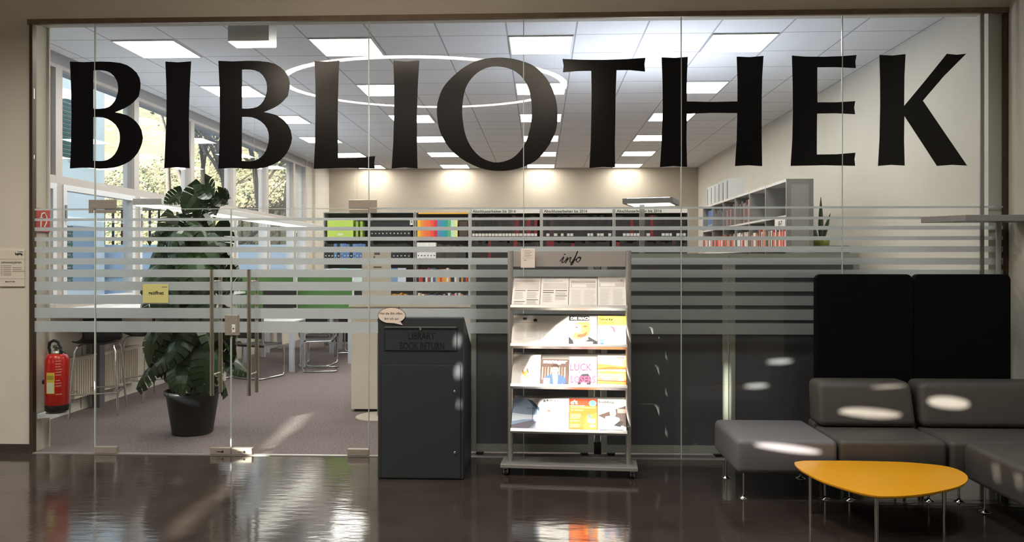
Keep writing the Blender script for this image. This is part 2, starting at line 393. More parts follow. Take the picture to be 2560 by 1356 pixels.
for i, (x0, x1) in enumerate(DXS):
    d = sempty('door_%d' % (i + 1), (x0, 0, 0)); doors.append(d)
    MB().box(0.004, x1 - x0 - 0.004, G0, G1, 0.012, DTOP, M_GLASS).build('glass_leaf', d)
    film(d, x0 + 0.004, x1 - 0.004, DTOP, ox=x0)
    MB().box(x1 - x0 - 0.003 if i == 0 else -0.001, x1 - x0 + 0.001 if i == 0 else 0.003, -0.006, 0.006, 0.012, DTOP, EDGE).build('edge_seal', d)
    MB().box(0.002, x1 - x0 - 0.002, -0.006, 0.006, DTOP, DTOP + 0.005, EDGE).build('top_gap', d)
    # bottom patch fittings
    for (a, b, keyed) in ([(236, 291, 0), (525, 576, 1)] if i == 0 else [(580, 630, 1), (868, 922, 0)]):
        X0 = W2(a, 1130, -0.02)[0] - x0; X1 = W2(b, 1130, -0.02)[0] - x0
        pf = MB().box(X0, X1, -0.022, 0.022, 0.008, 0.062, STEEL).build('patch_fitting', d, bevel=0.003)
        if keyed:
            q = MB(); q.lathe([(0.009, 0), (0.009, -0.003), (0.0, -0.003)], BLK, 14, ((X0 + X1) / 2 + 0.02, -0.0222, 0.032), 'y'); q.box((X0 + X1) / 2 - 0.03, (X0 + X1) / 2 + 0.02, -0.0245, -0.0225, 0.03, 0.034, BLK)
            q.build('keyhole', pf)
# door pull bars, front and back
for i, px in enumerate((529, 622)):
    d = doors[i]; X = W2(px, 800, -0.09)[0] - d.location.x
    zt = W2(px, 674, -0.09)[1]; zb = W2(px, 990, -0.09)[1]
    for s_ in (-1, 1):
        hb = MB().tube([(X, s_ * 0.085, zb), (X, s_ * 0.085, zt)], 0.0165, mat('polished_steel', (212, 206, 196), 0.18, 1.0), 20).build('pull_handle', d)
        hs = MB()
        for z in (zb + 0.17, zt - 0.10): hs.tube([(X, s_ * 0.085, z), (X, s_ * 0.006, z)], 0.008, STEEL, 10)
        hs.build('standoff', hb)
# centre lock
d = doors[1]; x0 = DXS[1][0]
X0, Zt = W2(562, 788, -0.02); X1, Zb = W2(595, 839, -0.02)
lk = MB().box(X0 - x0, X1 - x0, -0.022, 0.022, Zb, Zt, STEEL).build('door_lock', d, bevel=0.003)
xa, za = W2(580, 812, -0.02); xb, zb = W2(589, 832, -0.02)
MB().box(xa - x0, xb - x0, -0.0265, -0.022, zb, za, WHITE).build('key_plate', lk, bevel=0.002)
MB().lathe([(0.006, 0), (0.006, -0.002), (0, -0.002)], BLK, 12, ((xa + xb) / 2 - x0, -0.0265, (za + zb) / 2), 'y').build('keyhole', lk)
# top pivot fittings, L shaped, fixed to the panes beside the doors
for i, (pxs, cut) in enumerate((((222, 291), 0), ((872, 942), 1))):
    X0, Z1 = W2(pxs[0], 500, -0.02); X1, Z0 = W2(pxs[1], 533, -0.02)
    sx = SEAM[1] if i == 0 else SEAM[2]
    r = doors[i]; ox = r.location.x
    mb = MB().box(X0 - ox, X1 - ox, -0.024, -0.012, DTOP + 0.006, Z1, STEEL)
    if i == 0: mb.box(X0 - ox, sx - 0.006 - ox, -0.024, -0.012, Z0, DTOP + 0.006, STEEL)
    else: mb.box(sx + 0.006 - ox, X1 - ox, -0.024, -0.012, Z0, DTOP + 0.006, STEEL)
    mb.build('pivot_fitting', r, bevel=0.002)
    a, b = (sx + 0.004, X1 - 0.004) if i == 0 else (X0 + 0.004, sx - 0.002)
    MB().box(a - ox, b - ox, -0.022, -0.012, Z0, DTOP - 0.004, STEEL).build('pivot_fitting', r, bevel=0.002)

# ------------------------------------------------------------------ BIBLIOTHEK lettering
B_out = [(175, 154), (210, 155.5), (248, 154), (275, 154.5), (301, 157.5), (318, 163), (329, 170), (341, 181), (349, 195), (351.5, 208), (351, 221), (347, 241), (334.5, 255), (325, 263), (311.5, 271), (300, 276), (287.5, 281),
         (303, 284), (318.6, 288.5), (331, 296), (340, 304), (348, 314), (354, 326), (357.5, 345), (355, 359), (350, 372), (344, 383), (336, 393), (325, 403), (311.5, 410.6), (298, 416), (283, 419.5), (266, 421.5), (248, 422), (225, 420), (205, 419.5), (175, 421.5), (177.5, 370), (179, 290), (178, 220)]
B_c1 = [(233.6, 176), (244, 175.5), (255, 176), (266, 178), (276, 182), (284, 189), (290, 198), (294, 207), (295.5, 219), (295, 230), (292, 241), (287, 253), (280, 262), (272, 268), (262, 271), (249, 272.5), (233.6, 272.5)]
B_c2 = [(233.6, 293), (246, 293), (258, 294), (270, 298), (280, 304), (289, 312), (295.6, 322), (299, 332), (300, 343), (299.5, 354), (297, 365), (293, 376), (287, 386), (279, 394), (269, 400), (259, 402.5), (248, 403), (233, 402)]
def sh(P, dx, s=1.0): return [((a - 175) * s + 175 + dx, (b - 290) * s + 290 - (0.5 if dx else 0)) for a, b in P]
I_ = [(413.5, 154), (446, 156), (478, 153.5), (476, 190), (474, 235), (472.5, 290), (473, 360), (474.5, 421), (442, 418.5), (410.6, 421), (413, 370), (416, 300), (416.5, 250), (415.5, 200)]
O_out = [(1250.3, 144), (1295, 150), (1337.5, 167), (1371, 203), (1388, 242.5), (1393.7, 283), (1389.5, 327), (1368.4, 369), (1337.5, 403), (1290, 423), (1240.5, 427.6), (1194, 418), (1146, 391.6), (1118, 363), (1098.4, 324), (1092, 276), (1098, 242.5), (1110, 216), (1135, 188.5), (1168.7, 163), (1205, 148.5)]
O_in = [(1244.7, 166.6), (1278, 173.6), (1303.8, 192), (1320.6, 220), (1328.5, 256.6), (1328.5, 298.8), (1320.6, 338), (1306.6, 369), (1280, 396), (1242, 406.5), (1208, 397), (1183, 374.7), (1166, 343.8), (1157.5, 304.4), (1156, 265), (1164.5, 220), (1185.6, 189), (1213.8, 170.8)]
LET = [
 ('B', 'first letter B', [B_out, B_c1, B_c2]), ('I', '', [I_]), ('B', '', [sh(B_out, 371, 1.01), sh(B_c1, 371, 1.01), sh(B_c2, 371, 1.01)]),
 ('L', '', [[(786.4, 152.7), (818, 154.5), (848.4, 151.5), (846.5, 190), (845, 246.5), (844, 320), (845.4, 396.3), (890, 395.5), (938, 390.4), (935.8, 406), (937, 422), (870, 420), (784.4, 422.5), (787.5, 360), (788.8, 276), (788.5, 210)]]),
 ('I', '', [[(983.5, 152), (1016, 154), (1048.4, 151.5), (1045.5, 200), (1042.5, 276), (1042.5, 350), (1044, 421.6), (1012, 419), (979, 421.6), (983, 360), (985.8, 261), (985, 200)]]),
 ('O', '', [crom(O_out, 5), crom(O_in, 5)]),
 ('T', '', [[(1405.8, 147.4), (1450, 149.5), (1506, 150), (1565, 148), (1613.7, 144.6), (1611, 161), (1612.6, 179.2), (1575, 175.6), (1541.4, 175.6), (1539, 235), (1538.4, 298.8), (1537.2, 360), (1537.8, 419), (1506, 417.5), (1473.4, 420.3), (1476.6, 360), (1478, 298.8), (1478.8, 235), (1478, 177.3), (1443, 178), (1407, 181.2), (1409, 164)]]),
 ('H', '', [[(1653.9, 143.5), (1687, 145), (1719.5, 142.3), (1717.3, 190), (1717, 253.7), (1780, 255), (1843.3, 253.7), (1843.5, 200), (1841.6, 141.6), (1875, 143), (1908.8, 139.8), (1905.5, 190), (1904.2, 250), (1904, 330), (1905.3, 415.8), (1872, 413.5), (1837.3, 415.5), (1841.5, 350), (1843, 283), (1780, 282.5), (1717.3, 285), (1716, 350), (1717.7, 417.8), (1684, 415.5), (1649.7, 418.6), (1654, 350), (1656.7, 270.6), (1656, 200)]]),
 ('E', '', [[(1979.6, 139), (2010, 141.5), (2060, 142), (2105, 140.5), (2141.3, 137.6), (2138.2, 154), (2139.5, 170.5), (2090, 168), (2043.3, 168.5), (2043, 212), (2043.5, 256), (2090, 256), (2138, 253), (2135.2, 269), (2137.8, 285.8), (2090, 283.5), (2042.6, 284.2), (2042, 335), (2042, 386.5), (2090, 386), (2138.8, 382), (2136, 398), (2137.8, 415), (2060, 413.5), (1976.4, 415.2), (1980.5, 350), (1982, 283), (1981.5, 210)]]),
 ('K', '', [[(2198.3, 137.3), (2231, 139), (2263.8, 135.3), (2261, 190), (2260.2, 265), (2315, 199), (2367, 134.5), (2392, 137), (2415.6, 134.3), (2360, 190), (2307, 252), (2360, 330), (2417.7, 414.4), (2380, 412.5), (2342.3, 415.2), (2300, 350), (2260.8, 290), (2260, 350), (2261.6, 414.5), (2228, 412.5), (2194.8, 415.2), (2198.5, 350), (2200.3, 265), (2200, 200)]]),
]
lt = thing('window_lettering', 'big black letters BIBLIOTHEK stuck across the glass wall', 'lettering', (-4.0, -0.006, 2.2))
for ch, _, P in LET:
    Q = [[(W2(a, b, -0.006)[0] + 4.0, W2(a, b, -0.006)[1] - 2.2) for a, b in p] for p in P]
    v, f = shape(Q, -0.0016, 0.0)
    MB().add(v, f, LETTER).build('letter', lt)

# ------------------------------------------------------------------ ceiling lamps of the library
first = None
COLN = ['by the window wall', 'second from the windows', 'in the middle row', 'by the plain side wall']
ROWN = ['first', 'second', 'third', 'fourth', 'fifth', 'sixth']
for r in range(6):
    for c in range(4):
        x = -3.91 + 1.955 * c - 0.0; y = 1.35 + 1.925 * r
        lab = 'square glowing ceiling panel, %s row from the glass wall, %s' % (ROWN[r], COLN[c])
        if first is None:
            t = thing('ceiling_light', lab, 'ceiling light', (x, y, CEIL), 0, 'square ceiling panels of the library')
            fm = MB()
            for a in ((-0.315, 0.315, -0.315, -0.30), (-0.315, 0.315, 0.30, 0.315), (-0.315, -0.30, -0.30, 0.30), (0.30, 0.315, -0.30, 0.30)): fm.box(*a, -0.012, -0.001, WHITE)
            fm.build('frame', t); MB().box(-0.30, 0.30, -0.30, 0.30, -0.010, -0.002, LED).build('diffuser', t); first = t
        else: dup(first, (x, y, CEIL), 0, lab)
# ring lamp hanging in the foyer (seen mirrored in the glass)
t = thing('ring_lamp', 'large glowing ring pendant hanging in the foyer, mirrored in the glass', 'pendant lamp', (-1.33, -2.52, 3.66))
R_ = 1.60
t.rotation_euler = (math.radians(-3.1), 0, 0)
rg = MB(); ri = MB(); N_ = 72
def ringband(mb, r0, r1, z0, z1, m):
    P = []
    for k in range(N_):
        a = 2 * PI * k / N_; cx, sy = math.cos(a), math.sin(a)
        P += [(r0 * cx, r0 * sy, z0), (r1 * cx, r1 * sy, z0), (r1 * cx, r1 * sy, z1), (r0 * cx, r0 * sy, z1)]
    F = []
    for k in range(N_):
        j = (k + 1) % N_
        for q in range(4): F.append((k * 4 + q, j * 4 + q, j * 4 + (q + 1) % 4, k * 4 + (q + 1) % 4))
    mb.add(P, F, m)
ringband(rg, R_ - 0.035, R_ + 0.035, 0.008, 0.07, WHITE); rg.build('housing', t)
ringband(ri, R_ - 0.035, R_ + 0.035, -0.002, 0.0078, mat('warm_ring_glow', (255, 236, 212), 0.5, emit=42)); ri.build('diffuser', t)
for k in range(3):
    a = 2 * PI * k / 3 + 0.4; MB().tube([(R_ * math.cos(a), R_ * math.sin(a), 0.07), (R_ * math.cos(a), R_ * math.sin(a), 4.78 - 3.66 - R_ * math.sin(a) * math.sin(math.radians(-3.1)))], 0.002, GREYP, 6).build('wire', t)
# long pendant over the window tables
t = thing('linear_pendant', 'long white linear pendant lamp running past the windows', 'pendant lamp', (-4.0, 4.2, 2.19))
MB().box(-0.15, 0.15, -2.9, 2.9, 0.01, 0.075, WHITE).build('housing', t, bevel=0.004)
MB().box(-0.13, 0.13, -2.88, 2.88, 0.0, 0.0099, mat('pendant_glow', (255, 248, 236), 0.5, emit=3)).build('diffuser', t)
MB().box(-0.12, 0.12, -2.86, 2.86, 0.0752, 0.078, mat('ceiling_fill_glow', (236, 242, 255), 0.5, emit=6)).build('uplight', t)  # glowing top face added to brighten the ceiling
for y in (-2.4, 0, 2.4): MB().tube([(0, y, 0.075), (0, y, CEIL - 2.19)], 0.002, GREYP, 6).build('wire', t)
# box lamp right behind the glass
X0, Z1 = W2(573, 66, 0.45); X1, Z0 = W2(675, 106, 0.45)
t = thing('box_lamp', 'small boxy white lamp under the ceiling close behind the glass', 'ceiling light', ((X0 + X1) / 2, 0.52, Z0))
MB().box(-(X1 - X0) / 2, (X1 - X0) / 2, -0.1, 0.1, 0.006, CEIL - Z0 - 0.001, mat('box_lamp_shell', (205, 205, 205), 0.4)).build('housing', t)
MB().box(-(X1 - X0) / 2 + 0.005, (X1 - X0) / 2 - 0.005, -0.095, 0.095, 0.0, 0.0059, LED).build('diffuser', t)
# ------------------------------------------------------------------ foyer furniture
# book return
t = thing('book_return', 'dark grey steel book return box standing before the glass', 'book return box', (-0.8925, -0.36, 0))
BW = 0.3225
prof = [(-0.30, 0.0), (0.30, 0.0), (0.30, 0.93), (-0.245, 1.205), (-0.275, 1.205), (-0.30, 0.87)]
prof = [(-0.30, 0.0), (0.30, 0.0), (0.30, 0.945), (-0.265, 1.21), (-0.30, 1.21)]
v = [(sx * BW, a, b) for sx in (-1, 1) for a, b in prof]; n = len(prof)
fs = [tuple(range(n)), tuple(range(2 * n - 1, n - 1, -1))] + [(i, i + n, (i + 1) % n + n, (i + 1) % n) for i in range(n)]
MB().add(v, fs, DARKP).build('housing', t, bevel=0.012, seg=3)
def BX(px, py): a = W2(px, py, -0.66); return a[0] + 0.8925, a[1]
x0, z1 = BX(953.6, 912); x1, z0 = BX(1151, 1196)
dr = MB().box(x0, x1, -0.306, -0.300, z0, z1, DARKP).build('door', t, bevel=0.002)
MB().box(x0 - 0.004, x1 + 0.004, -0.3015, -0.300, z0 - 0.004, z1 + 0.004, BLK).build('door_gap', t)
lm = MB()
for py in (979, 1132):
    a = BX(1137, py); lm = MB().lathe([(0.010, 0), (0.010, -0.006), (0.007, -0.008), (0, -0.008)], CHROME, 16, (a[0], -0.306, a[1]), 'y').build('lock', dr)
x0, z1 = BX(961, 815.8); x1, z0 = BX(1143.5, 879)
MB().box(x0, x1, -0.3025, -0.300, z0, z1, BLK).build('flap_recess', t)
a0 = BX(963, 822.5); a1 = BX(1142, 877)
fl = MB().box(a0[0], a1[0], -0.307, -0.3025, a1[1], a0[1], DARKP).build('drop_flap', t, bevel=0.002)
a0 = BX(962, 816.5); a1 = BX(1142.5, 821.5)
MB().box(a0[0], a1[0], -0.316, -0.3025, a1[1], a0[1], mat('flap_bar_steel', (92, 95, 96), 0.4, 0.4)).build('handle', fl, bevel=0.003)
tx = MB()
p = BX(1021, 849); q = BX(1088.5, 832); text(tx, 'LIBRARY', p[0], p[1], q[0] - p[0], q[1] - p[1], BLK, -0.3072, bold=0.02); tx.build('lettering_line', fl); tx = MB()
p = BX(1000, 874); q = BX(1111, 856); text(tx, 'BOOK RETURN', p[0], p[1], q[0] - p[0], q[1] - p[1], BLK, -0.3072, bold=0.02)
tx.build('lettering_line', fl)
a = BX(1052, 822); lk = MB().box(a[0] - 0.008, a[0] + 0.008, -0.322, -0.3165, a[1] - 0.012, a[1] + 0.008, CHROME).build('lock', fl, bevel=0.002)
# speech bubble card
def bub(px, py): return W2(px, py, -0.67)
c0 = bub(979, 789.5)
t = thing('speech_bubble_card', 'oval white speech bubble card on the corner of the book return box', 'sign', (c0[0], -0.6625, c0[1]))
O = [(979 + 33.5 * math.cos(q * PI / 24), 789.5 + 19.5 * math.sin(q * PI / 24)) for q in range(48)]
O[9:15] = [(1000, 803.5), (1007, 813.5), (985, 808.5)]
Q = [(bub(a, b)[0] - c0[0], bub(a, b)[1] - c0[1]) for a, b in O]
Q2 = [(a * 1.035, b * 1.05) for a, b in Q]
v, f = shape([Q2], -0.004, 0); MB().add(v, f, INK).build('backing', t)
v, f = shape([Q], -0.0055, -0.004); MB().add(v, f, mat('cream_card', (240, 224, 208), 0.6)).build('card', t)
tx = MB(); k = 0.0030
text(tx, 'Hat die Bib offen,', -0.088, 0.006, 0.172, 0.018, INK, -0.0057); tx.build('lettering_line', t); tx = MB(); text(tx, 'bin ich zu!', -0.052, -0.031, 0.104, 0.017, INK, -0.0057)
tx.build('lettering_line', t)

# magazine rack
RX, RY, RZ = 0.215, -0.455, math.radians(-4)
t = thing('magazine_rack', 'silver info rack on castors with four slanted shelves', 'magazine rack', (RX, RY, 0), RZ)
MB().box(-0.515, 0.515, -0.12, 0.12, 0.060, 0.088, ALU).build('base', t, bevel=0.004)
for x in (-0.45, 0.45):
    MB().tube([(x, 0, 0.088), (x, 0, 1.705)], 0.0215, ALU, 20).build('upright', t)
for x in (-0.475, 0.475):
    for y in (-0.085, 0.085):
        ct = MB().lathe([(0.025, -0.012), (0.025, 0.012)], BLK, 20, (x, y, 0.025), 'x').build('castor', t)
        m_ = MB(); m_.box(x - 0.017, x + 0.017, y - 0.022, y + 0.022, 0.051, 0.0595, ALU); m_.box(x - 0.017, x - 0.0125, y - 0.02, y + 0.02, 0.02, 0.051, ALU); m_.box(x + 0.0125, x + 0.017, y - 0.02, y + 0.02, 0.02, 0.051, ALU)
        m_.build('castor_fork', ct)
hd = MB().box(-0.4285, 0.4285, -0.006, 0.006, 1.583, 1.70, mat('rack_header_silver', (168, 162, 157), 0.45, 0.1)).build('header_board', t)
# handwritten info
def stroke(pts, wd):
    L_, R2 = [], []
    P = [pts[0]]
    for i in range(len(pts) - 1):
        p0 = pts[max(i - 1, 0)]; p1 = pts[i]; p2 = pts[i + 1]; p3 = pts[min(i + 2, len(pts) - 1)]
        for k in range(1, 7):
            s_ = k / 6; P.append(tuple(0.5 * (2 * b + (c - a) * s_ + (2 * a - 5 * b + 4 * c - d) * s_ * s_ + (-a + 3 * b - 3 * c + d) * s_ ** 3) for a, b, c, d in zip(p0, p1, p2, p3)))
    return P, wd
strokes = [([(1402, 654), (1408, 647), (1412, 643), (1409, 651), (1407, 657), (1411, 657), (1417, 651)], 2.2), ([(1413, 637), (1415, 636), (1416, 637)], 2.4),
           ([(1417, 651), (1422, 644), (1418, 655), (1416, 658), (1422, 650), (1429, 644), (1430, 646), (1427, 654), (1431, 657), (1436, 651)], 2.2),
           ([(1436, 651), (1442, 641), (1446, 632), (1447, 629.5), (1446, 631), (1441, 645), (1436, 657), (1432, 663), (1430, 661), (1436, 654), (1444, 649)], 2.4),
           ([(1451, 643), (1446, 647), (1444, 653), (1448, 656), (1453, 651), (1455, 645), (1452, 643), (1449, 645), (1456, 646)], 2.2)]
mb = MB()
for pts, wd in strokes:
    P, _ = stroke(pts, wd)
    cx = 1431; k = 0.00302
    Q = [((a - cx) * k * 0.99 + 0.018, -0.0065, 1.70 - (b - 629) * k * 1.0) for a, b in P]
    for i in range(len(Q) - 1):
        a, b = Vector(Q[i]), Vector(Q[i + 1]); d_ = (b - a)
        if d_.length < 1e-6: continue
        d_.normalize(); nn = Vector((-d_.z, 0, d_.x)) * wd * k * 0.42 * (0.75 + 0.5 * abs(d_.z))
        a2 = a - d_ * 0.0012; b2 = b + d_ * 0.0012
        mb.add([a2 - nn, b2 - nn, b2 + nn, a2 + nn, *[q + Vector((0, -0.0007, 0)) for q in (a2 - nn, b2 - nn, b2 + nn, a2 + nn)]], [(0, 1, 2, 3), (7, 6, 5, 4), (0, 4, 5, 1), (1, 5, 6, 2), (2, 6, 7, 3), (3, 7, 4, 0)], INK)
mb.build('info_lettering', hd)
ANG = math.radians(40)
LIPZ = [1.275, 0.985, 0.682, 0.345]
LIPY = -0.125
for z in LIPZ:
    M_ = Matrix.Translation((0, LIPY, z)) @ Matrix.Rotation(-ANG, 4, 'X')
    sh_ = MB(); sh_.box(-0.428, 0.428, 0.012, 0.015, -0.012, 0.31, mat('rack_shelf_grey', (128, 126, 122), 0.45, 0.5), M_)
    sh_.box(-0.435, 0.435, -0.018, 0.012, -0.013, -0.008, ALU, M_); sh_.box(-0.435, 0.435, -0.020, -0.017, -0.013, 0.012, ALU, M_)
    sh_.build('slanted_shelf', t)
    MB().box(-0.45, -0.428, -0.05, 0.06, z + 0.03, z + 0.036, ALU).build('bracket', t); MB().box(0.428, 0.45, -0.05, 0.06, z + 0.03, z + 0.036, ALU).build('bracket', t)
RM = Matrix.Translation((RX, RY, 0)) @ Matrix.Rotation(RZ, 4, 'Z')
def mag(row, slot, name, label, art, wmul=1.0, hmul=1.0, base=(236, 232, 226), dz=0):
    W_, H_ = 0.2115 * wmul, 0.292 * hmul
    x = -0.325 + 0.2165 * slot
    M = RM @ Matrix.Translation((x, LIPY, LIPZ[row])) @ Matrix.Rotation(-ANG, 4, 'X') @ Matrix.Translation((0, 0.0, -0.0075 + dz))
    t = thing(name, label, {'magazine': 'magazine', 'leaflet': 'leaflet'}[name])
    t.matrix_world = M
    MB().box(-W_ / 2, W_ / 2, 0.001, 0.0065, 0, H_, C_(*base)).build('pages', t)
    pic = MB(); ttl = MB(); y = 0.0009
    for it in art:
        if it[0] == 'r': _, x0, z0, x1, z1, c = it; pic.box(-W_ / 2 + x0 * W_, -W_ / 2 + x1 * W_, y - 0.00012, y, z0 * H_, z1 * H_, C_(*c)); y -= 0.00016
        elif it[0] == 'p':
            v, f = shape([[(-W_ / 2 + a * W_, b * H_) for a, b in it[1]]], y - 0.00012, y); pic.add(v, f, C_(*it[2])); y -= 0.00016
        elif it[0] == 'e':
            _, cx, cz, ra, rb, c = it; P = [(-W_ / 2 + (cx + ra * math.cos(q * PI / 12)) * W_, (cz + rb * math.sin(q * PI / 12)) * H_) for q in range(24)]
            v, f = shape([P], y - 0.00012, y); pic.add(v, f, C_(*c)); y -= 0.00016
        elif it[0] == 't': _, s_, x0, z0, x1, z1, c, bo = it; ttl = MB(); text(ttl, s_, -W_ / 2 + x0 * W_, z0 * H_, (x1 - x0) * W_, (z1 - z0) * H_, C_(*c), y, bold=bo, depth=0.00012); ttl.build('cover_title', t); y -= 0.00016
        elif it[0] == 'l':     # lines of small print
            _, x0, z0, x1, z1, nl, c = it
            for q in range(nl):
                zz = z0 + (z1 - z0) * (q + 0.3) / nl; pic.box(-W_ / 2 + x0 * W_, -W_ / 2 + (x0 + (x1 - x0) * rnd.uniform(0.75, 1)) * W_, y - 0.0001, y, zz * H_, (zz + (z1 - z0) / nl * 0.38) * H_, C_(*c))
            y -= 0.00016
    if pic.v: pic.build('cover_print', t)
    return t
G1_, G2_, G3_ = (190, 182, 174), (214, 206, 198), (90, 86, 84)
mag(0, 0, 'leaflet', 'white news sheet with spread out dark bars, top rack shelf, by the book return', [('r', .06, .87, .95, .93, G2_), ('l', .15, .88, .85, .93, 1, G1_), ('r', .08, .62, .95, .84, G2_), ('r', .08, .575, .47, .595, G3_), ('r', .53, .575, .95, .595, G3_), ('l', .08, .3, .45, .54, 8, G1_), ('l', .53, .33, .95, .54, 7, G1_), ('r', .53, .27, .95, .29, G3_), ('r', .08, .21, .47, .23, G3_), ('l', .08, .04, .45, .19, 4, G1_), ('l', .53, .04, .95, .25, 6, G1_)])
mag(0, 1, 'leaflet', 'white news sheet with its dark bars crowded high up, top rack shelf', [('l', .1, .88, .95, .93, 1, G1_), ('r', .08, .64, .95, .84, G2_), ('r', .08, .575, .47, .6, G3_), ('r', .53, .575, .95, .6, G3_), ('r', .08, .51, .47, .535, G3_), ('l', .08, .2, .45, .48, 9, G1_), ('r', .53, .40, .95, .42, G3_), ('l', .53, .44, .95, .55, 3, G1_), ('l', .53, .28, .95, .38, 3, G1_), ('l', .08, .05, .95, .12, 2, G2_)])
mag(0, 2, 'leaflet', 'white form with grey head band on the top rack shelf, lower edge level', [('r', .05, .84, .95, .93, G1_), ('r', .05, .68, .95, .82, G2_), ('r', .1, .7, .62, .8, (240, 236, 230)), ('l', .08, .05, .45, .62, 16, G2_), ('l', .55, .05, .95, .62, 16, G2_)])
mag(0, 3, 'leaflet', 'white form with grey head band standing slightly proud at the top shelf end', [('r', .05, .84, .95, .93, G1_), ('e', .85, .885, .02, .015, G3_), ('r', .05, .68, .95, .82, G2_), ('r', .1, .7, .62, .8, (240, 236, 230)), ('l', .08, .05, .45, .62, 16, G2_), ('l', .55, .05, .95, .62, 16, G2_)], hmul=1.03, dz=0.004)
mag(1, 0, 'leaflet', 'white sheet with two dark dots at its head, second rack shelf', [('p', [(.34, .93), (.36, .87), (.43, .855), (.49, .88), (.5, .93)], (40, 38, 40)), ('e', .8, .85, .07, .05, (52, 50, 52)), ('r', .05, .76, .95, .78, G2_), ('l', .08, .2, .45, .7, 14, G2_), ('l', .53, .3, .95, .7, 11, G2_)], wmul=1.02)
mag(1, 1, 'leaflet', 'white sheet with one round grey badge low down, second rack shelf', [('e', .56, .40, .07, .055, (90, 88, 86)), ('e', .56, .40, .045, .033, (210, 205, 200)), ('l', .1, .15, .35, .4, 6, G2_), ('l', .6, .2, .85, .28, 2, G2_), ('l', .1, .1, .9, .14, 1, G1_)], wmul=1.02)
SK, SKd = (176, 104, 62), (120, 62, 38)
mag(1, 2, 'magazine', 'magazine DIE MACHER with a close-up orange face cover', [('r', 0, 0, 1, 1, (238, 234, 230)), ('r', 0, .84, 1, 1, (110, 106, 108)), ('r', 0, .84, .72, 1, (24, 22, 24)), ('p', [(.12, .3), (.2, .5), (.16, .72), (.35, .8), (.72, .82), (.76, .6), (.72, .4), (.55, .28), (.3, .26)], SK), ('p', [(.05, .62), (.2, .72), (.4, .72), (.45, .55), (.4, .45), (.2, .48), (.05, .5)], (236, 226, 216)), ('e', .27, .63, .06, .02, (60, 50, 48)), ('e', .58, .66, .07, .025, SKd), ('p', [(.3, .4), (.5, .42), (.66, .5), (.6, .35), (.45, .3), (.3, .33)], SKd), ('p', [(0, 0), (0, .34), (.14, .22), (.2, .02), (.2, 0)], (28, 26, 28)), ('p', [(.7, .34), (1, .2), (1, 0), (.45, 0), (.45, .1), (.62, .22)], (30, 28, 32)), ('p', [(.45, .3), (.62, .36), (.7, .25), (.55, .18), (.42, .2)], (232, 214, 198)), ('r', .48, .12, .85, .18, (200, 196, 196)), ('l', .5, .04, .85, .1, 2, (220, 216, 214)), ('t', 'DIE MACHER', .05, .87, .96, .96, (246, 244, 242), .03)])
mag(1, 3, 'magazine', 'yellow topped magazine Study with a reading figure on blue', [('r', 0, .7, 1, 1, (224, 200, 62)), ('r', 0, 0, 1, .7, (244, 242, 238)), ('r', .1, .46, .9, .64, (96, 202, 218)), ('r', .35, .46, .55, .64, (206, 236, 240)), ('e', .5, .55, .12, .12, (236, 220, 206)), ('p', [(.42, .66), (.5, .68), (.6, .62), (.62, .5), (.56, .48), (.54, .6)], (150, 60, 70)), ('p', [(.38, .2), (.6, .28), (.86, .24), (.88, .12), (.6, .06), (.4, .1)], (232, 230, 232)), ('p', [(.42, .2), (.46, .34), (.72, .3), (.66, .17)], (120, 116, 150)), ('p', [(.46, .22), (.49, .31), (.68, .285), (.63, .2)], (216, 216, 228)), ('r', .08, .26, .22, .29, (70, 150, 160)), ('r', .08, .19, .24, .24, (60, 130, 160)), ('r', .08, .1, .22, .16, (50, 90, 150)), ('r', .08, .02, .22, .08, (90, 140, 190)), ('l', .26, .02, .8, .1, 2, (60, 60, 70)), ('t', 'Study', .05, .84, .56, .93, (24, 22, 24), .03), ('t', 'Guide und', .05, .765, .54, .81, (24, 22, 24), .02)])
mag(2, 0, 'leaflet', 'white sheet with a small orange drawing, third rack shelf', [('l', .3, .64, .9, .9, 4, G2_), ('p', [(.36, .54), (.42, .46), (.55, .52), (.5, .34), (.6, .3), (.5, .28), (.38, .4)], (226, 140, 50)), ('p', [(.5, .56), (.56, .56), (.6, .42), (.56, .4)], (90, 70, 66))], wmul=1.02)
mag(2, 1, 'magazine', 'magazine manager showing a person in a dark blue suit', [('r', 0, 0, 1, 1, (66, 50, 46))] + [('r', .05 + .1 * i, .28, .09 + .1 * i, .72, ((150, 120, 96), (120, 84, 70), (176, 150, 120))[i % 3]) for i in range(9)] + [('p', [(.08, 0), (.12, .34), (.3, .44), (.5, .48), (.72, .44), (.9, .34), (.94, 0)], (44, 66, 112)), ('p', [(.42, .5), (.5, .0), (.62, .0), (.62, .5)], (232, 234, 238)), ('e', .51, .62, .13, .15, (206, 152, 120)), ('p', [(.38, .66), (.4, .78), (.5, .82), (.62, .79), (.65, .66), (.6, .72), (.43, .72)], (44, 32, 28)), ('r', .42, .62, .61, .635, (60, 46, 42)), ('r', .12, .04, .34, .32, (236, 226, 206)), ('p', [(.7, .04), (.8, .14), (.9, .08), (.86, .03)], (244, 244, 244)), ('t', 'manager', .08, .8, .95, .95, (240, 238, 236), .035)], hmul=.86)
RD = (196, 52, 84)
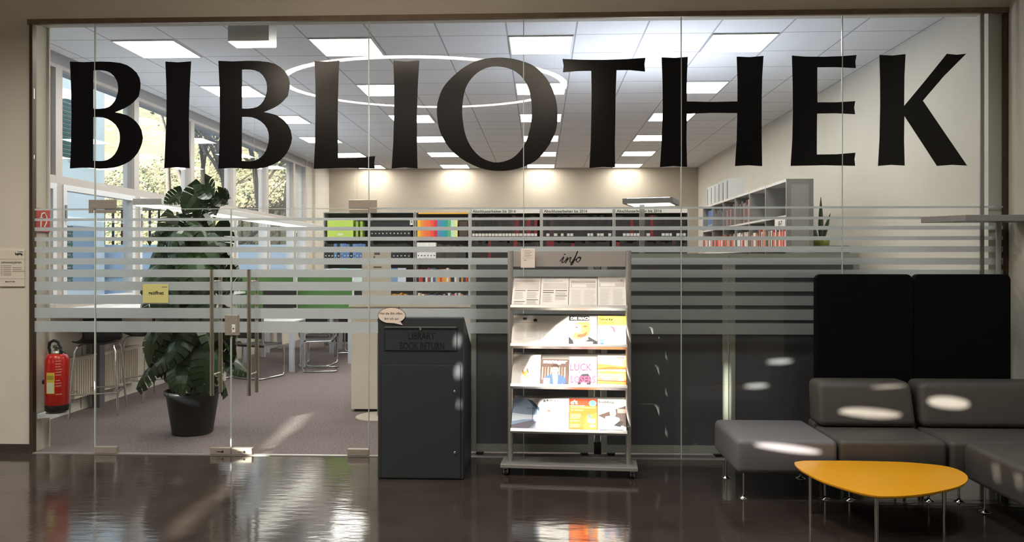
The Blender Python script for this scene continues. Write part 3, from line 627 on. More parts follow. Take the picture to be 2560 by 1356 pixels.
mag(2, 2, 'magazine', 'white magazine LUCK IS FOR LOSERS in painted pink letters', [('r', 0, 0, 1, 1, (240, 232, 228)), ('e', .57, .52, .07, .08, (206, 150, 120)), ('p', [(.3, .1), (.34, .3), (.45, .44), (.68, .46), (.8, .3), (.76, .04), (.66, .04), (.62, .2), (.46, .2), (.36, .02)], (34, 32, 38)), ('t', 'LUCK', .03, .54, .82, .78, RD, .02), ('t', 'IS', .36, .46, .48, .54, (40, 40, 44), .01), ('t', 'FOR', .72, .38, .96, .5, (40, 44, 60), .01), ('t', 'LOSERS', .06, .16, .94, .38, RD, .02), ('l', .3, .03, .7, .07, 1, G1_)], hmul=.95)
OR = (226, 132, 58)
mag(2, 3, 'magazine', 'orange magazine with stacked bread slices across the cover', [('r', 0, 0, 1, 1, (214, 112, 50)), ('r', 0, .86, 1, 1, (240, 214, 190)), ('p', [(0, .74), (1, .66), (1, .84), (.5, .88), (0, .86)], (242, 178, 104)), ('p', [(0, .52), (1, .54), (1, .62), (.5, .66), (0, .6)], (178, 76, 30)), ('p', [(0, .5), (.3, .53), (1, .5), (1, .58), (.4, .57), (0, .56)], (248, 206, 150)), ('p', [(0, .3), (1, .28), (1, .46), (.5, .44), (0, .47)], (236, 158, 92)), ('p', [(.1, .26), (.3, .3), (.6, .25), (.95, .3), (.9, .24), (.4, .22)], (250, 220, 180)), ('p', [(0, .22), (1, .2), (1, .235), (.5, .25), (0, .25)], (140, 62, 28)), ('p', [(0, .04), (.6, .06), (1, .05), (1, .12), (0, .14)], (246, 190, 130)), ('r', .7, .91, .95, .94, (210, 80, 50))])
mag(3, 0, 'magazine', 'brochure with a round blue photograph of a bright hall', [('r', 0, 0, 1, 1, (228, 228, 230)), ('p', [(0, 0)] + [(.32 + .66 * math.cos(q * PI / 24), .5 + .5 * math.sin(q * PI / 24)) for q in range(-11, 13)] + [(0, 1)], (150, 176, 206)), ('p', [(0, .0), (.5, .02), (.9, .3), (.7, .34), (0, .2)], (120, 116, 128)), ('p', [(0, .3), (.4, .36), (.9, .38), (.94, .5), (.5, .5), (0, .55)], (226, 238, 248)), ('p', [(.5, .96), (.96, .6), (.96, .7), (.7, .92)], (70, 92, 110)), ('r', .72, .3, .735, .8, (60, 76, 92)), ('r', .85, .34, .86, .7, (60, 76, 92)), ('r', .5, .68, .96, .695, (80, 100, 120)), ('l', .8, .03, .95, .08, 1, G1_)], wmul=1.02)
mag(3, 1, 'magazine', 'grey magazine BAU with a steep mountain railway picture', [('r', 0, 0, 1, 1, (204, 206, 206)), ('p', [(0, .78), (.2, .66), (.5, .46), (.75, .36), (1, .46), (1, .3), (0, .34)], (226, 226, 224)), ('p', [(0, .8), (.25, .68), (.5, .5), (.72, .38), (.72, .35), (.45, .46), (.1, .7)], (96, 100, 108)), ('p', [(.72, .36), (.84, .52), (.9, .5), (1, .6), (1, .38), (.85, .4)], (150, 156, 164)), ('e', .3, .63, .05, .03, (180, 70, 60)), ('l', .08, .24, .9, .34, 2, (130, 90, 90)), ('l', .1, .06, .5, .18, 3, G1_), ('r', .66, .04, .92, .1, (226, 224, 220)), ('t', 'a+', .08, .88, .28, .96, (30, 30, 32), .03), ('t', 'BAU', .32, .86, .7, .95, (104, 104, 108), .02)], wmul=1.02)
mag(3, 2, 'magazine', "orange computer magazine c't with a small blue device picture", [('r', 0, 0, 1, 1, (206, 84, 30)), ('r', 0, .8, 1, 1, (178, 50, 24)), ('e', .84, .87, .13, .09, (70, 166, 190)), ('p', [(.5, .1), (1, .06), (1, .6), (.6, .5)], (240, 150, 40)), ('r', .66, .3, .94, .42, (84, 110, 140)), ('r', .68, .44, .78, .54, (60, 90, 130)), ('p', [(.7, .22), (.84, .26), (.96, .22), (.84, .16)], (150, 170, 190)), ('r', .04, .78, .54, .8, (240, 220, 200)), ('l', .06, .4, .44, .56, 5, (236, 170, 110)), ('l', .06, .16, .44, .26, 4, (236, 170, 110)), ('l', .06, .33, .44, .36, 1, (250, 226, 150)), ('t', "c't", .05, .83, .3, .96, (248, 244, 240), .04), ('t', "Desinfec't-Sicherheitspaket", .06, .71, .94, .76, (250, 226, 120), .01), ('t', 'für Windows', .06, .64, .5, .69, (250, 226, 120), .01), ('t', 'Neue Smartphones', .06, .06, .9, .11, (250, 226, 150), .01)])
mag(3, 3, 'magazine', 'magazine building with a white-haired person in a light blue shirt', [('r', 0, 0, 1, 1, (224, 220, 214)), ('p', [(0, .52), (1, .82), (1, .2), (.6, .3)], (58, 46, 44)), ('r', .7, .6, 1, .72, (120, 96, 90)), ('p', [(.22, .24), (.28, .5), (.5, .52), (.76, .46), (.84, .2), (.5, .14)], (120, 150, 188)), ('e', .54, .6, .11, .12, (206, 150, 118)), ('p', [(.43, .64), (.48, .73), (.6, .73), (.65, .64), (.6, .68), (.48, .68)], (226, 224, 222)), ('p', [(.2, .24), (.5, .3), (.7, .34), (.7, .26), (.3, .2)], (206, 150, 118)), ('p', [(.56, .24), (.78, .38), (.9, .34), (.8, .2)], (24, 22, 26)), ('p', [(.3, .0), (.3, .2), (.9, .18), (1, 0)], (240, 240, 240)), ('l', .06, .66, .36, .8, 3, G1_), ('l', .06, .09, .94, .13, 1, (40, 40, 44)), ('r', .3, .0, .62, .03, (20, 20, 22)), ('r', .84, .0, .98, .05, (20, 20, 22)), ('t', 'building', .03, .86, .6, .95, (26, 24, 26), .03)])
# small notice on the rack head
a = W2(1302, 622, -0.49); b = W2(1337.5, 670, -0.49)
t = thing('notice_card', 'small white notice card on the corner of the rack header', 'notice', ((a[0] + b[0]) / 2, -0.478, b[1]), RZ)
w_ = (b[0] - a[0]) / 2; hh = a[1] - b[1]
MB().box(-w_, w_, -0.006, 0, 0, hh, mat('notice_card_white', (238, 226, 214), 0.5)).build('card', t, bevel=0.0018)
mb = MB()
for q in range(5): mb.box(-w_ * 0.5, w_ * (0.55 if q % 2 else 0.3), -0.0066, -0.0061, hh * (0.88 - 0.075 * q), hh * (0.895 - 0.075 * q), GREYINK)
mb.box(-w_ * .75, w_ * .8, -0.0066, -0.0061, hh * 0.5, hh * 0.508, GREYINK); mb.box(-w_ * .55, -w_ * .2, -0.0066, -0.0061, hh * 0.38, hh * 0.415, GREYP)
mb.build('print', t)

# opening hours board on the beige wall
a = W2(0, 625, -0.01); b = W2(61, 717, -0.01)
x0 = a[0] - 0.006
t = thing('opening_hours_sign', 'white opening hours board on the beige wall', 'sign', (x0, -0.001, b[1]))
w_ = b[0] - x0; hh = a[1] - b[1]
MB().box(0, w_, -0.010, 0, 0, hh, mat('sign_board_white', (214, 206, 190), 0.45)).build('board', t, bevel=0.001)
for q in (0.745, 0.21): MB().box(0, w_, -0.0106, -0.0101, hh * q, hh * (q + 0.005), GREYINK).build('divider_line', t)
tx = MB(); text(tx, 'ÖFFNUNGSZEITEN', w_ * .08, hh * .63, w_ * .80, hh * .055, INK, -0.0102, bold=0.02); tx.build('heading', t); tx = MB(); text(tx, 'BIBLIOTHEK', w_ * .24, hh * .115, w_ * .40, hh * .035, INK, -0.0102, bold=0.02); tx.build('heading', t); tx = MB()
for q, (l1, l2) in enumerate(((.42, 0), (.4, .36), (.4, .36), (.4, .5), (.42, 0), (.42, 0))):
    z = hh * (.555 - .049 * q)
    tx.box(w_ * .06, w_ * .14, -0.0106, -0.0102, z, z + hh * .014, GREYINK); tx.box(w_ * .17, w_ * (.17 + l1 * .75), -0.0106, -0.0102, z, z + hh * .014, GREYINK)
    if l2: tx.box(w_ * .53, w_ * (.53 + l2), -0.0106, -0.0102, z, z + hh * .014, GREYINK)
tx.build('opening_times', t)
cat_ = [(.62, .93), (.64, .87), (.66, .84), (.68, .9), (.74, .905), (.84, .91), (.9, .9), (.95, .86), (.93, .845), (.9, .87), (.9, .83), (.87, .84), (.86, .87), (.76, .865), (.74, .83), (.71, .83), (.72, .87), (.68, .87), (.66, .92)]
v, f = shape([[(p * w_, q * hh) for p, q in cat_]], -0.0106, -0.0101); mb = MB().add(v, f, INK); mb.box(w_ * .74, w_ * .94, -0.0106, -0.0101, hh * .935, hh * .95, INK); mb.build('animal_emblem', t)

# yellow notice on the door
a = W2(357, 711, -0.008); b = W2(421, 758, -0.008)
t = thing('door_notice', 'pale yellow notice reading geöffnet on the glass door', 'notice', (a[0], -0.0062, b[1]))
w_ = b[0] - a[0]; hh = a[1] - b[1]
MB().box(0, w_, -0.003, 0, 0, hh, mat('pale_yellow_card', (206, 200, 130), 0.6)).build('card', t, bevel=0.001)
tx = MB(); text(tx, 'geöffnet', w_ * .22, hh * .38, w_ * .60, hh * .26, INK, -0.0031, bold=0.02); tx.build('lettering', t); tx = MB(); tx.box(w_ * .74, w_ * .96, -0.0036, -0.0031, hh * .83, hh * .87, GREYINK); tx.build('small_print', t)

# fire extinguisher sign on the reveal, and the extinguisher
t = thing('fire_sign', 'red fire extinguisher sign on the wall reveal behind the glass', 'sign', (-4.29, 0.115, 0))
z0 = EYE - (580 - 655) * 6.55 / FPX; z1 = EYE - (522 - 655) * 6.55 / FPX
MB().box(0.0, 0.003, -0.092, 0.092, z0, z1, mat('sign_red', (176, 50, 36), 0.5)).build('board', t)
mb = MB(); zc_ = (z0 + z1) / 2
P = [(0.0034, -0.03, zc_ + 0.02), (0.0034, -0.02, zc_ + 0.055), (0.0034, 0.015, zc_ + 0.065), (0.0034, 0.045, zc_ + 0.03), (0.0034, 0.04, zc_ - 0.02), (0.0034, 0.012, zc_ - 0.06)]
mb.tube(P, 0.005, WHITE, 6); mb.tube([(0.0034, -0.035, zc_ - 0.06), (0.0034, -0.03, zc_ + 0.01)], 0.007, WHITE, 6); mb.tube([(0.0034, -0.045, zc_ + 0.02), (0.0034, -0.01, zc_ + 0.022)], 0.004, WHITE, 6)
mb.build('pictogram', t)
XE, YE = -4.165, 0.115
zb = EYE - (1030 - 655) * 6.5 / FPX; zt = EYE - (886 - 655) * 6.5 / FPX
t = thing('fire_extinguisher', 'red fire extinguisher hanging on the reveal just behind the glass', 'fire extinguisher', (XE, YE, zb))
H_ = zt - zb; RED = mat('extinguisher_red', (196, 24, 14), 0.3, 0, 0.5, coat=0.4); R0 = 0.094
MB().lathe([(0.084, 0.0), (R0 - 0.002, 0.01), (R0, 0.055), (R0, 0.056)], BLK, 32).build('foot_ring', t)
MB().lathe([(R0 - 0.002, 0.056), (R0, 0.06), (R0, H_ - 0.05), (R0 - 0.012, H_ - 0.022), (0.07, H_ - 0.004), (0.035, H_), (0.030, H_ + 0.005), (0, H_ + 0.005)], RED, 40).build('cylinder', t)
vv = MB(); vv.lathe([(0.045, H_ - 0.0), (0.045, H_ + 0.022), (0.022, H_ + 0.024), (0.02, H_ + 0.06), (0, H_ + 0.06)], STEEL, 20); vv.box(-0.012, 0.012, -0.04, 0.03, H_ + 0.05, H_ + 0.075, CHROME)
vv = vv.build('valve', t)
MB().tube([(-0.01, -0.02, H_ + 0.06), (0.03, -0.03, H_ + 0.05), (0.10, -0.03, H_ + 0.005)], 0.007, BLK, 8).build('lever', vv)
MB().tube([(-0.05, -0.01, H_ - 0.0), (-0.062, -0.015, H_ + 0.05), (-0.05, -0.02, H_ + 0.095), (-0.015, -0.02, H_ + 0.115), (0.025, -0.02, H_ + 0.10), (0.045, -0.02, H_ + 0.05), (0.05, -0.02, H_ - 0.01)], 0.013, mat('rubber_hose', (38, 36, 38), 0.5), 10).build('hose', t)
def wrap(a0, a1, z0, z1, m, rr=0.0006):
    mb = MB(); N = 10; v = []
    for k in range(N + 1):
        a = math.radians(a0 + (a1 - a0) * k / N)
        for z in (z0, z1): v.append(((R0 + rr) * math.cos(a), (R0 + rr) * math.sin(a), z))
    mb.add(v, [(2 * k, 2 * k + 2, 2 * k + 3, 2 * k + 1) for k in range(N)], m, True); return mb
lb = wrap(248, 292, 0.16, 0.34, mat('label_yellow', (226, 196, 70), 0.5)).build('inspection_label', t)
wrap(252, 288, 0.165, 0.255, mat('label_cream', (226, 222, 196), 0.5), 0.0012).build('label_field', lb); wrap(252, 288, 0.28, 0.315, mat('label_olive', (170, 156, 60), 0.5), 0.0012).build('label_field', lb)
l2 = MB()
for q in range(13):
    if q in (1, 2, 6): continue
    l2_ = wrap(296, 325 - (q * 7) % 9, 0.15 + q * 0.0235, 0.158 + q * 0.0235, mat('label_print_pink', (226, 150, 140), 0.5), 0.0008); l2.add(l2_.v, l2_.f, mat('label_print_pink'), True)
l2.build('instructions_print', t)
MB().tube([(0, 0, 0)] * 0 or [(-0.106, 0, H_ * .5), (-0.121, 0, H_ * .5)], 0.02, BLK, 8).build('wall_bracket', t)
t = thing('wall_bracket', 'small white wedge bracket below the red extinguisher', 'bracket', (-4.29, 0.12, 0))
MB().add([(0.0, -0.08, 0.28), (0.19, -0.08, 0.30), (0.19, 0.06, 0.30), (0.0, 0.06, 0.28), (0.0, -0.08, 0.322), (0.19, -0.08, 0.322), (0.19, 0.06, 0.322), (0.0, 0.06, 0.322)], [(0, 3, 2, 1), (4, 5, 6, 7), (0, 1, 5, 4), (1, 2, 6, 5), (2, 3, 7, 6), (3, 0, 4, 7)], WHITE).build('plate', t)

# ------------------------------------------------------------------ sofa group
def cushion(name, parent, x0, x1, y0, y1, z0, z1, m, r=0.035, shear=0.0, taper=0.0):
    mb = MB(); v = []
    for z in (z0, z1):
        tt = (z - z0) / (z1 - z0)
        for y in (y0, y1):
            for x in (x0, x1):
                v.append((x + (taper if x == x0 else -taper) * tt, y + shear * tt, z))
    mb.add(v, [(0, 2, 3, 1), (4, 5, 7, 6), (0, 1, 5, 4), (2, 6, 7, 3), (0, 4, 6, 2), (1, 3, 7, 5)], m)
    return mb.build(name, parent, bevel=r, seg=5, smooth=True)
def foot(parent, x, y, zt):
    f_ = MB().tube([(x, y, 0.016), (x, y, zt)], 0.0075, CHROME, 12).build('leg', parent)
    MB().lathe([(0.034, 0), (0.034, 0.004), (0.012, 0.012), (0.009, 0.022), (0, 0.022)], CHROME, 20, (x, y, 0)).build('foot_disc', f_)
t = thing('ottoman', 'square mid grey upholstered stool at the free end of the sofa', 'ottoman', (1.66, -0.76, 0))
cushion('seat', t, -0.34, 0.335, -0.345, 0.34, 0.185, 0.42, OTTO, 0.04)
for x in (-0.27, 0.28):
    for y in (-0.25, 0.24): foot(t, x, y, 0.195)
for (nm, x0, x1, lab) in (('sofa_module', 2.005, 2.715, 'dark grey sofa seat with back, next to the square stool'), ('sofa_module', 2.735, 3.66, 'dark grey sofa seat with back, in the corner by the wall')):
    cx = (x0 + x1) / 2; t = thing(nm, lab, 'sofa', (cx, -0.76, 0), 0, 'dark grey sofa seats')
    w_ = (x1 - x0) / 2
    cushion('seat', t, -w_, w_, -0.345, 0.16, 0.185, 0.42, SOFA, 0.035)
    cushion('backrest', t, -w_ + 0.004, w_ - 0.004, 0.045, 0.27, 0.425, 0.745, SOFA, 0.05, shear=0.07, taper=0.012)
    cushion('back_support', t, -w_ + 0.004, w_ - 0.004, 0.168, 0.29, 0.19, 0.44, SOFA, 0.02)
    for x in (-w_ + 0.09, w_ - 0.09):
        for y in (-0.27, 0.22): foot(t, x, y, 0.195)
t = thing('sofa_bench', 'dark grey backless bench running from the corner along the side wall', 'sofa', (3.22, -1.55, 0))
cushion('seat', t, -0.42, 0.44, -0.62, 0.425, 0.185, 0.42, SOFA, 0.035)
for x in (-0.35, 0.36):
    for y in (-0.50, 0.30): foot(t, x, y, 0.195)
for (a, b, lab) in ((2037, 2277, 'tall black screen panel behind the sofa, beside the dark display boards'), (2281, 2521, 'tall black screen panel behind the sofa, beside the side wall')):
    Y = -0.36
    x0, z1 = W2(a, 686, Y); x1, _ = W2(b, 686, Y); cx = (x0 + x1) / 2; w_ = (x1 - x0) / 2
    t = thing('acoustic_panel', lab, 'screen panel', (cx, Y, 0), 0, 'black screen panels behind the sofa')
    r = 0.045; P = [(-w_, 0.22)] + [(-w_ + r - r * math.cos(q * PI / 12), z1 - r + r * math.sin(q * PI / 12)) for q in range(7)] + [(w_ - r + r * math.sin(q * PI / 12), z1 - r + r * math.cos(q * PI / 12)) for q in range(7)] + [(w_, 0.22)]
    v, f = shape([P], -0.028, 0.028); MB().add(v, f, BLACK).build('panel', t, bevel=0.008)
    for x in (-w_ + 0.05, w_ - 0.05): MB().tube([(x, 0.0, 0.0), (x, 0.0, 0.23)], 0.012, STEEL, 12).build('leg', t)
# yellow table
TZ = 0.30
out = [(1985.8, 1157.7), (2000, 1153.6), (2027, 1152.2), (2110, 1152.4), (2196, 1153.8), (2262, 1156), (2324, 1161), (2366, 1166.5), (2393, 1174), (2412, 1184), (2420, 1195), (2414, 1207), (2395, 1217), (2365, 1225), (2320, 1234), (2273, 1239.5), (2235, 1241.5), (2196, 1241), (2155, 1234), (2119, 1224), (2080, 1212), (2047, 1199.5), (2018, 1185), (1996, 1171)]
P = crom([FL(a, b, TZ) for a, b in out], 3)
cx = sum(p[0] for p in P) / len(P); cy2 = sum(p[1] for p in P) / len(P)
t = thing('coffee_table', 'low coffee table with a rounded triangular yellow top', 'coffee table', (cx, cy2, 0))
n = len(P); k9 = 0.985
v = [(a - cx, b - cy2, TZ) for a, b in P] + [((a - cx), (b - cy2), TZ - 0.008) for a, b in P] + [((a - cx) * k9, (b - cy2) * k9, TZ - 0.016) for a, b in P]
fs = [tuple(range(n)), tuple(range(3 * n - 1, 2 * n - 1, -1))] + [(i, i + n, (i + 1) % n + n, (i + 1) % n) for i in range(n)] + [(i + n, i + 2 * n, (i + 1) % n + 2 * n, (i + 1) % n + n) for i in range(n)]
MB().add(v, fs, YELLOW).build('table_top', t)
for (a, b) in ((1.735, -1.315), (2.53, -1.41), (1.925, -1.845)):
    MB().tube([(a - cx, b - cy2, 0.0), (a - cx, b - cy2, TZ - 0.0165)], 0.012, CHROME, 14).build('leg', t)
# floor lamp
t = thing('floor_lamp', 'tall grey floor lamp with a flat head over the sofa', 'floor lamp', (3.60, -0.155, 0))
MB().box(-0.13, 0.13, -0.10, 0.13, 0, 0.012, GREYP).build('base', t, bevel=0.003)
MB().tube([(0, 0, 0.012), (0, 0, 1.93)], 0.018, GREYP, 16).build('pole', t)
HM = Matrix.Translation((0, 0, 1.955)) @ Matrix.Rotation(math.radians(0), 4, 'Z')
hb = MB(); hb.add([(-0.36, -0.20, -0.024), (0.14, -0.20, -0.024), (0.14, 0.05, -0.024), (-0.56, 0.08, -0.024), (-0.36, -0.20, 0.024), (0.14, -0.20, 0.024), (0.14, 0.05, 0.024), (-0.56, 0.08, 0.024)], [(0, 3, 2, 1), (4, 5, 6, 7), (0, 1, 5, 4), (1, 2, 6, 5), (2, 3, 7, 6), (3, 0, 4, 7)], GREYP, M=HM)
hd = hb.build('lamp_head', t, bevel=0.003)

# ------------------------------------------------------------------ library, close behind the glass
BOARD = mat('board_dark_grey', (90, 89, 94), 0.55, noise=0.08, nscale=6)
BFR = mat('board_frame_alu', (186, 188, 178), 0.4, 0.3)
for (a, b, zt, lab) in ((1177, 1484, 645, 'dark display board in a pale frame, between book return and rack'), (1503, 1819, 634, 'dark display board in a pale frame, between the rack and the stool'), (1822.5, 2146, 634, 'dark display board in a pale frame, behind the stool and sofa')):
    Y = 0.13
    x0, z1 = W2(a, zt, Y); x1, _ = W2(b, zt, Y); cx = (x0 + x1) / 2; w_ = (x1 - x0) / 2
    t = thing('display_board', lab, 'display board', (cx, Y, 0), 0, 'dark display boards behind the glass')
    e = 0.047
    MB().box(-w_ + e, w_ - e, -0.010, 0.012, 0.07, z1 - e, BOARD).build('board', t)
    fr = MB(); fr.box(-w_, -w_ + e, -0.02, 0.02, 0.02, z1, BFR); fr.box(w_ - e, w_, -0.02, 0.02, 0.02, z1, BFR); fr.box(-w_ + e, w_ - e, -0.0195, 0.0195, 0.02, 0.085, BFR); fr.box(-w_ + e, w_ - e, -0.0195, 0.0195, z1 - e, z1, BFR)
    fr.build('frame', t)
    for x in (-w_ + 0.08, w_ - 0.08): MB().box(x - 0.03, x + 0.03, -0.05, 0.05, 0, 0.02, BLK).build('foot', t)
t = thing('board_post', 'grey steel post with black foot between two display boards', 'post', (W2(1493.5, 900, 0.16)[0], 0.165, 0))
MB().box(-0.022, 0.022, -0.02, 0.02, 0.1, 1.62, GREYP).build('post', t); MB().box(-0.03, 0.03, -0.03, 0.06, 0, 0.1, BLK).build('foot', t)
# sign stand on a round base
x, y = FL(946, 1043)
t = thing('sign_stand', 'cream sign board on a pole with a round disc base', 'sign stand', (x, y, 0))
MB().lathe([(0.235, 0), (0.235, 0.008), (0.22, 0.014), (0, 0.014)], mat('stand_cream', (190, 180, 164), 0.4), 40).build('base', t)
MB().tube([(0, 0, 0.014), (0, 0, 1.1)], 0.012, GREYP, 12).build('pole', t)
a = W2(905, 617, y - 0.02); b = W2(977, 765, y - 0.02)
bd = MB().box(a[0] - x, b[0] - x, -0.02, -0.012, b[1], a[1], CREAM).build('sign_board', t)
mb = MB(); w_ = b[0] - a[0]; hh = a[1] - b[1]
for (u0, u1, v0, v1) in ((.42, .62, .86, .9), (.4, .45, .8, .84), (.46, .62, .76, .79), (.4, .68, .64, .665)): mb.box(a[0] - x + w_ * u0, a[0] - x + w_ * u1, -0.0206, -0.0201, b[1] + hh * v0, b[1] + hh * v1, GREYINK)
mb.build('print', bd)
# reception desk
x0, y0 = FL(878, 1030); 
t = thing('reception_desk', 'tall cream reception desk with a smooth plain front', 'reception desk', (x0, y0, 0))
zt = 1.165; x1 = -0.62 - x0
MB().box(0, x1, 0, 0.04, 0.03, zt - 0.03, CREAM).build('front_panel', t)
MB().box(0, 0.03, 0.04, 0.7, 0.03, zt - 0.03, CREAM).build('side_panel', t); MB().box(x1 - 0.03, x1, 0.04, 0.7, 0.03, zt - 0.03, CREAM).build('side_panel', t)
MB().box(-0.02, x1 + 0.02, -0.03, 0.32, zt - 0.03, zt, CREAM).build('counter_top', t); MB().box(0.03, x1 - 0.03, 0.05, 0.72, 0.72, 0.745, CREAM).build('work_top', t)
MB().box(0.03, x1 - 0.03, 0.03, 0.06, 0, 0.03, BLK).build('plinth', t)
MB().box(0.515, 0.522, -0.0015, 0.0, 0.03, zt - 0.03, INK).build('panel_joint', t)
# things on the desk
dz = zt
its = [(0.30, 0.13, 0.05, (150, 96, 52), 'small brown wooden box standing on the reception counter', 'box'), (0.48, .09, .07, (60, 84, 110), 'dark blue brochure box on the reception counter', 'box'), (0.62, .08, .06, (206, 170, 60), 'small yellow box on the reception counter', 'box'), (0.78, .14, .05, (196, 204, 214), 'pale box with blue print on the reception counter', 'box'), (1.02, .2, .03, (40, 42, 46), 'flat black tray at the far end of the reception counter', 'tray')]
for (dx, ww, hh_, c, lab, ct) in its:
    t2 = thing({'box': 'storage_box', 'tray': 'document_tray'}[ct], lab, ct, (x0 + dx, y0 + 0.15, dz)); m2 = MB()
    m2.box(-ww / 2, ww / 2, -0.06, 0.06, 0, 0.004, C_(*c)); m2.box(-ww / 2, ww / 2, -0.06, -0.056, 0.004, hh_, C_(*c)); m2.box(-ww / 2, ww / 2, 0.056, 0.06, 0.004, hh_, C_(*c)); m2.box(-ww / 2, -ww / 2 + .004, -0.056, 0.056, 0.004, hh_, C_(*c)); m2.box(ww / 2 - .004, ww / 2, -0.056, 0.056, 0.004, hh_, C_(*c)); m2.build('tray_body', t2)
# ---- potted monstera
PX, PY = FL(482, 1053); PY = 0.80; PX = W2(482, 1000, PY)[0]
t = thing('potted_monstera', 'tall monstera plant in a tapered black pot behind the glass door', 'plant', (PX, PY, 0))
POT = mat('black_pot', (26, 30, 34), 0.4, noise=0.06, nscale=30)
MB().lathe([(0.17, 0.0), (0.182, 0.01), (0.235, 0.37), (0.25, 0.372), (0.255, 0.41), (0.24, 0.412), (0.225, 0.37), (0.0, 0.36)], POT, 40).build('pot', t)
MB().lathe([(0.226, 0.368), (0.12, 0.378), (0.0, 0.382)], mat('potting_soil', (44, 34, 28), 0.95, noise=0.4, nscale=60), 30).build('soil', t)
LEAF = mat('monstera_green', (38, 66, 30), 0.35, 0, 0.5, noise=0.3, nscale=7); STEM = mat('monstera_stem', (74, 92, 50), 0.5)
fol = MB(); stm = MB(); r2 = random.Random(3)
def leaf(mb, M, L=0.3, m=LEAF, nl=6, split=True):
    v = []; f = []
    def pt(s_, u):  # s_ along the midrib, u across (fraction of half width)
        wd = L * 0.52 * (math.sin(PI * min(1, (s_ * 0.93 + 0.07)) ** 0.72)) ** 0.7
        x = u * wd; y = s_ * L - abs(u) * L * 0.10 * (1 - s_) - 0.14 * L * max(0, 0.25 - s_) * abs(u) * 8
        z = -0.30 * L * s_ * s_ - 0.22 * L * u * u + 0.02 * L * math.sin(s_ * 30 + u * 7)
        return (x, y, z)
    for sg in (-1, 1):
        for i in range(nl):
            s0, s1 = i / nl, (i + 1) / nl; g = 0.22 / nl if split and i else 0
            o = len(v); v += [pt(s0, 0), pt(s1, 0), pt(s1, 0.4 * sg), pt(s0, 0.4 * sg)]; f.append((o, o + 1, o + 2, o + 3) if sg < 0 else (o + 3, o + 2, o + 1, o))
            q0 = s0 + g * 0.2; q1 = s1 - g * 0.2; e0 = min(1, s0 + g + 0.05); e1 = min(1, s1 - g * 0.3 + 0.06)
            o = len(v); v += [pt(q0, 0.4 * sg), pt(q1, 0.4 * sg), pt((q1 + e1) / 2, 0.75 * sg), pt((q0 + e0) / 2, 0.75 * sg), pt(e1, 1.0 * sg), pt(e0, 1.0 * sg)]
            f += [(o, o + 1, o + 2, o + 3), (o + 3, o + 2, o + 4, o + 5)] if sg < 0 else [(o + 3, o + 2, o + 1, o), (o + 5, o + 4, o + 2, o + 3)]
    mb.add(v, f, m, True, M)
env = [(0.42, 0.30), (0.7, 0.40), (0.95, 0.42), (1.2, 0.42), (1.5, 0.46), (1.72, 0.44), (1.95, 0.30), (2.2, 0.12)]
def er(z):
    for (a, b), (c, d) in zip(env, env[1:]):
        if a <= z <= c: return b + (d - b) * (z - a) / (c - a)
    return 0.12 if z > 1 else 0.3
for k in range(64):
    z = 0.62 + (k / 63) ** 0.95 * 1.45; a = k * 2.39996 + r2.uniform(-.35, .35); r = er(z) * r2.uniform(0.35, 0.85)
    base = Vector((0.04 * math.cos(a), 0.04 * math.sin(a), max(0.37, z - 0.36)))
    tip = Vector((r * math.cos(a), r * math.sin(a), z)); mid = (base + tip) / 2 + Vector((0, 0, 0.07))
    stm.tube([base, mid, tip], 0.004, STEM, 5, rs=[0.007, 0.005, 0.004])
    L = r2.uniform(0.24, 0.36)
    pitch = r2.uniform(-1.35, -0.35)
    M = Matrix.Translation(tip) @ Matrix.Rotation(a - PI / 2 + r2.uniform(-.5, .5), 4, 'Z') @ Matrix.Rotation(pitch, 4, 'X') @ Matrix.Rotation(r2.uniform(-.7, .7), 4, 'Y')
    leaf(fol, M, L, LEAF, r2.choice((5, 6, 7)))
def sideleaf(px, py, L, roll, lean=0.25):      # single big leaves standing out at the top
    X, Z = W2(px, py, PY); tip = Vector((X - PX, r2.uniform(-.05, .05), Z))
    stm.tube([(0, 0, 1.75), ((X - PX) * .4, 0, (1.75 + Z) / 2 + .08), tip], 0.004, STEM, 5)
    M = Matrix.Translation(tip) @ Matrix.Rotation(roll, 4, 'Y') @ Matrix.Rotation(PI / 2 + lean, 4, 'X') @ Matrix.Rotation(PI, 4, 'Y')
    leaf(fol, M, L, LEAF, 6)
sideleaf(452, 486, 0.17, -2.3); sideleaf(505, 478, 0.26, -2.6, 0.1); sideleaf(512, 462, 0.22, 2.4, 0.2); sideleaf(552, 490, 0.18, 2.2); sideleaf(535, 500, 0.2, 2.7); sideleaf(486, 500, 0.25, 2.9, 0.1); sideleaf(560, 488, 0.14, 1.9)
for k in range(4): a = k * 1.6; stm.tube([(0.05 * math.cos(a), 0.05 * math.sin(a), 0.37), (0.06 * math.cos(a + 1), 0.06 * math.sin(a + 1), 1.1), (0.02, 0.02 * k, 2.0 - 0.1 * k)], 0.012, STEM, 8, rs=[0.014, 0.011, 0.006])
fol.build('foliage', t); stm.build('stems', t)
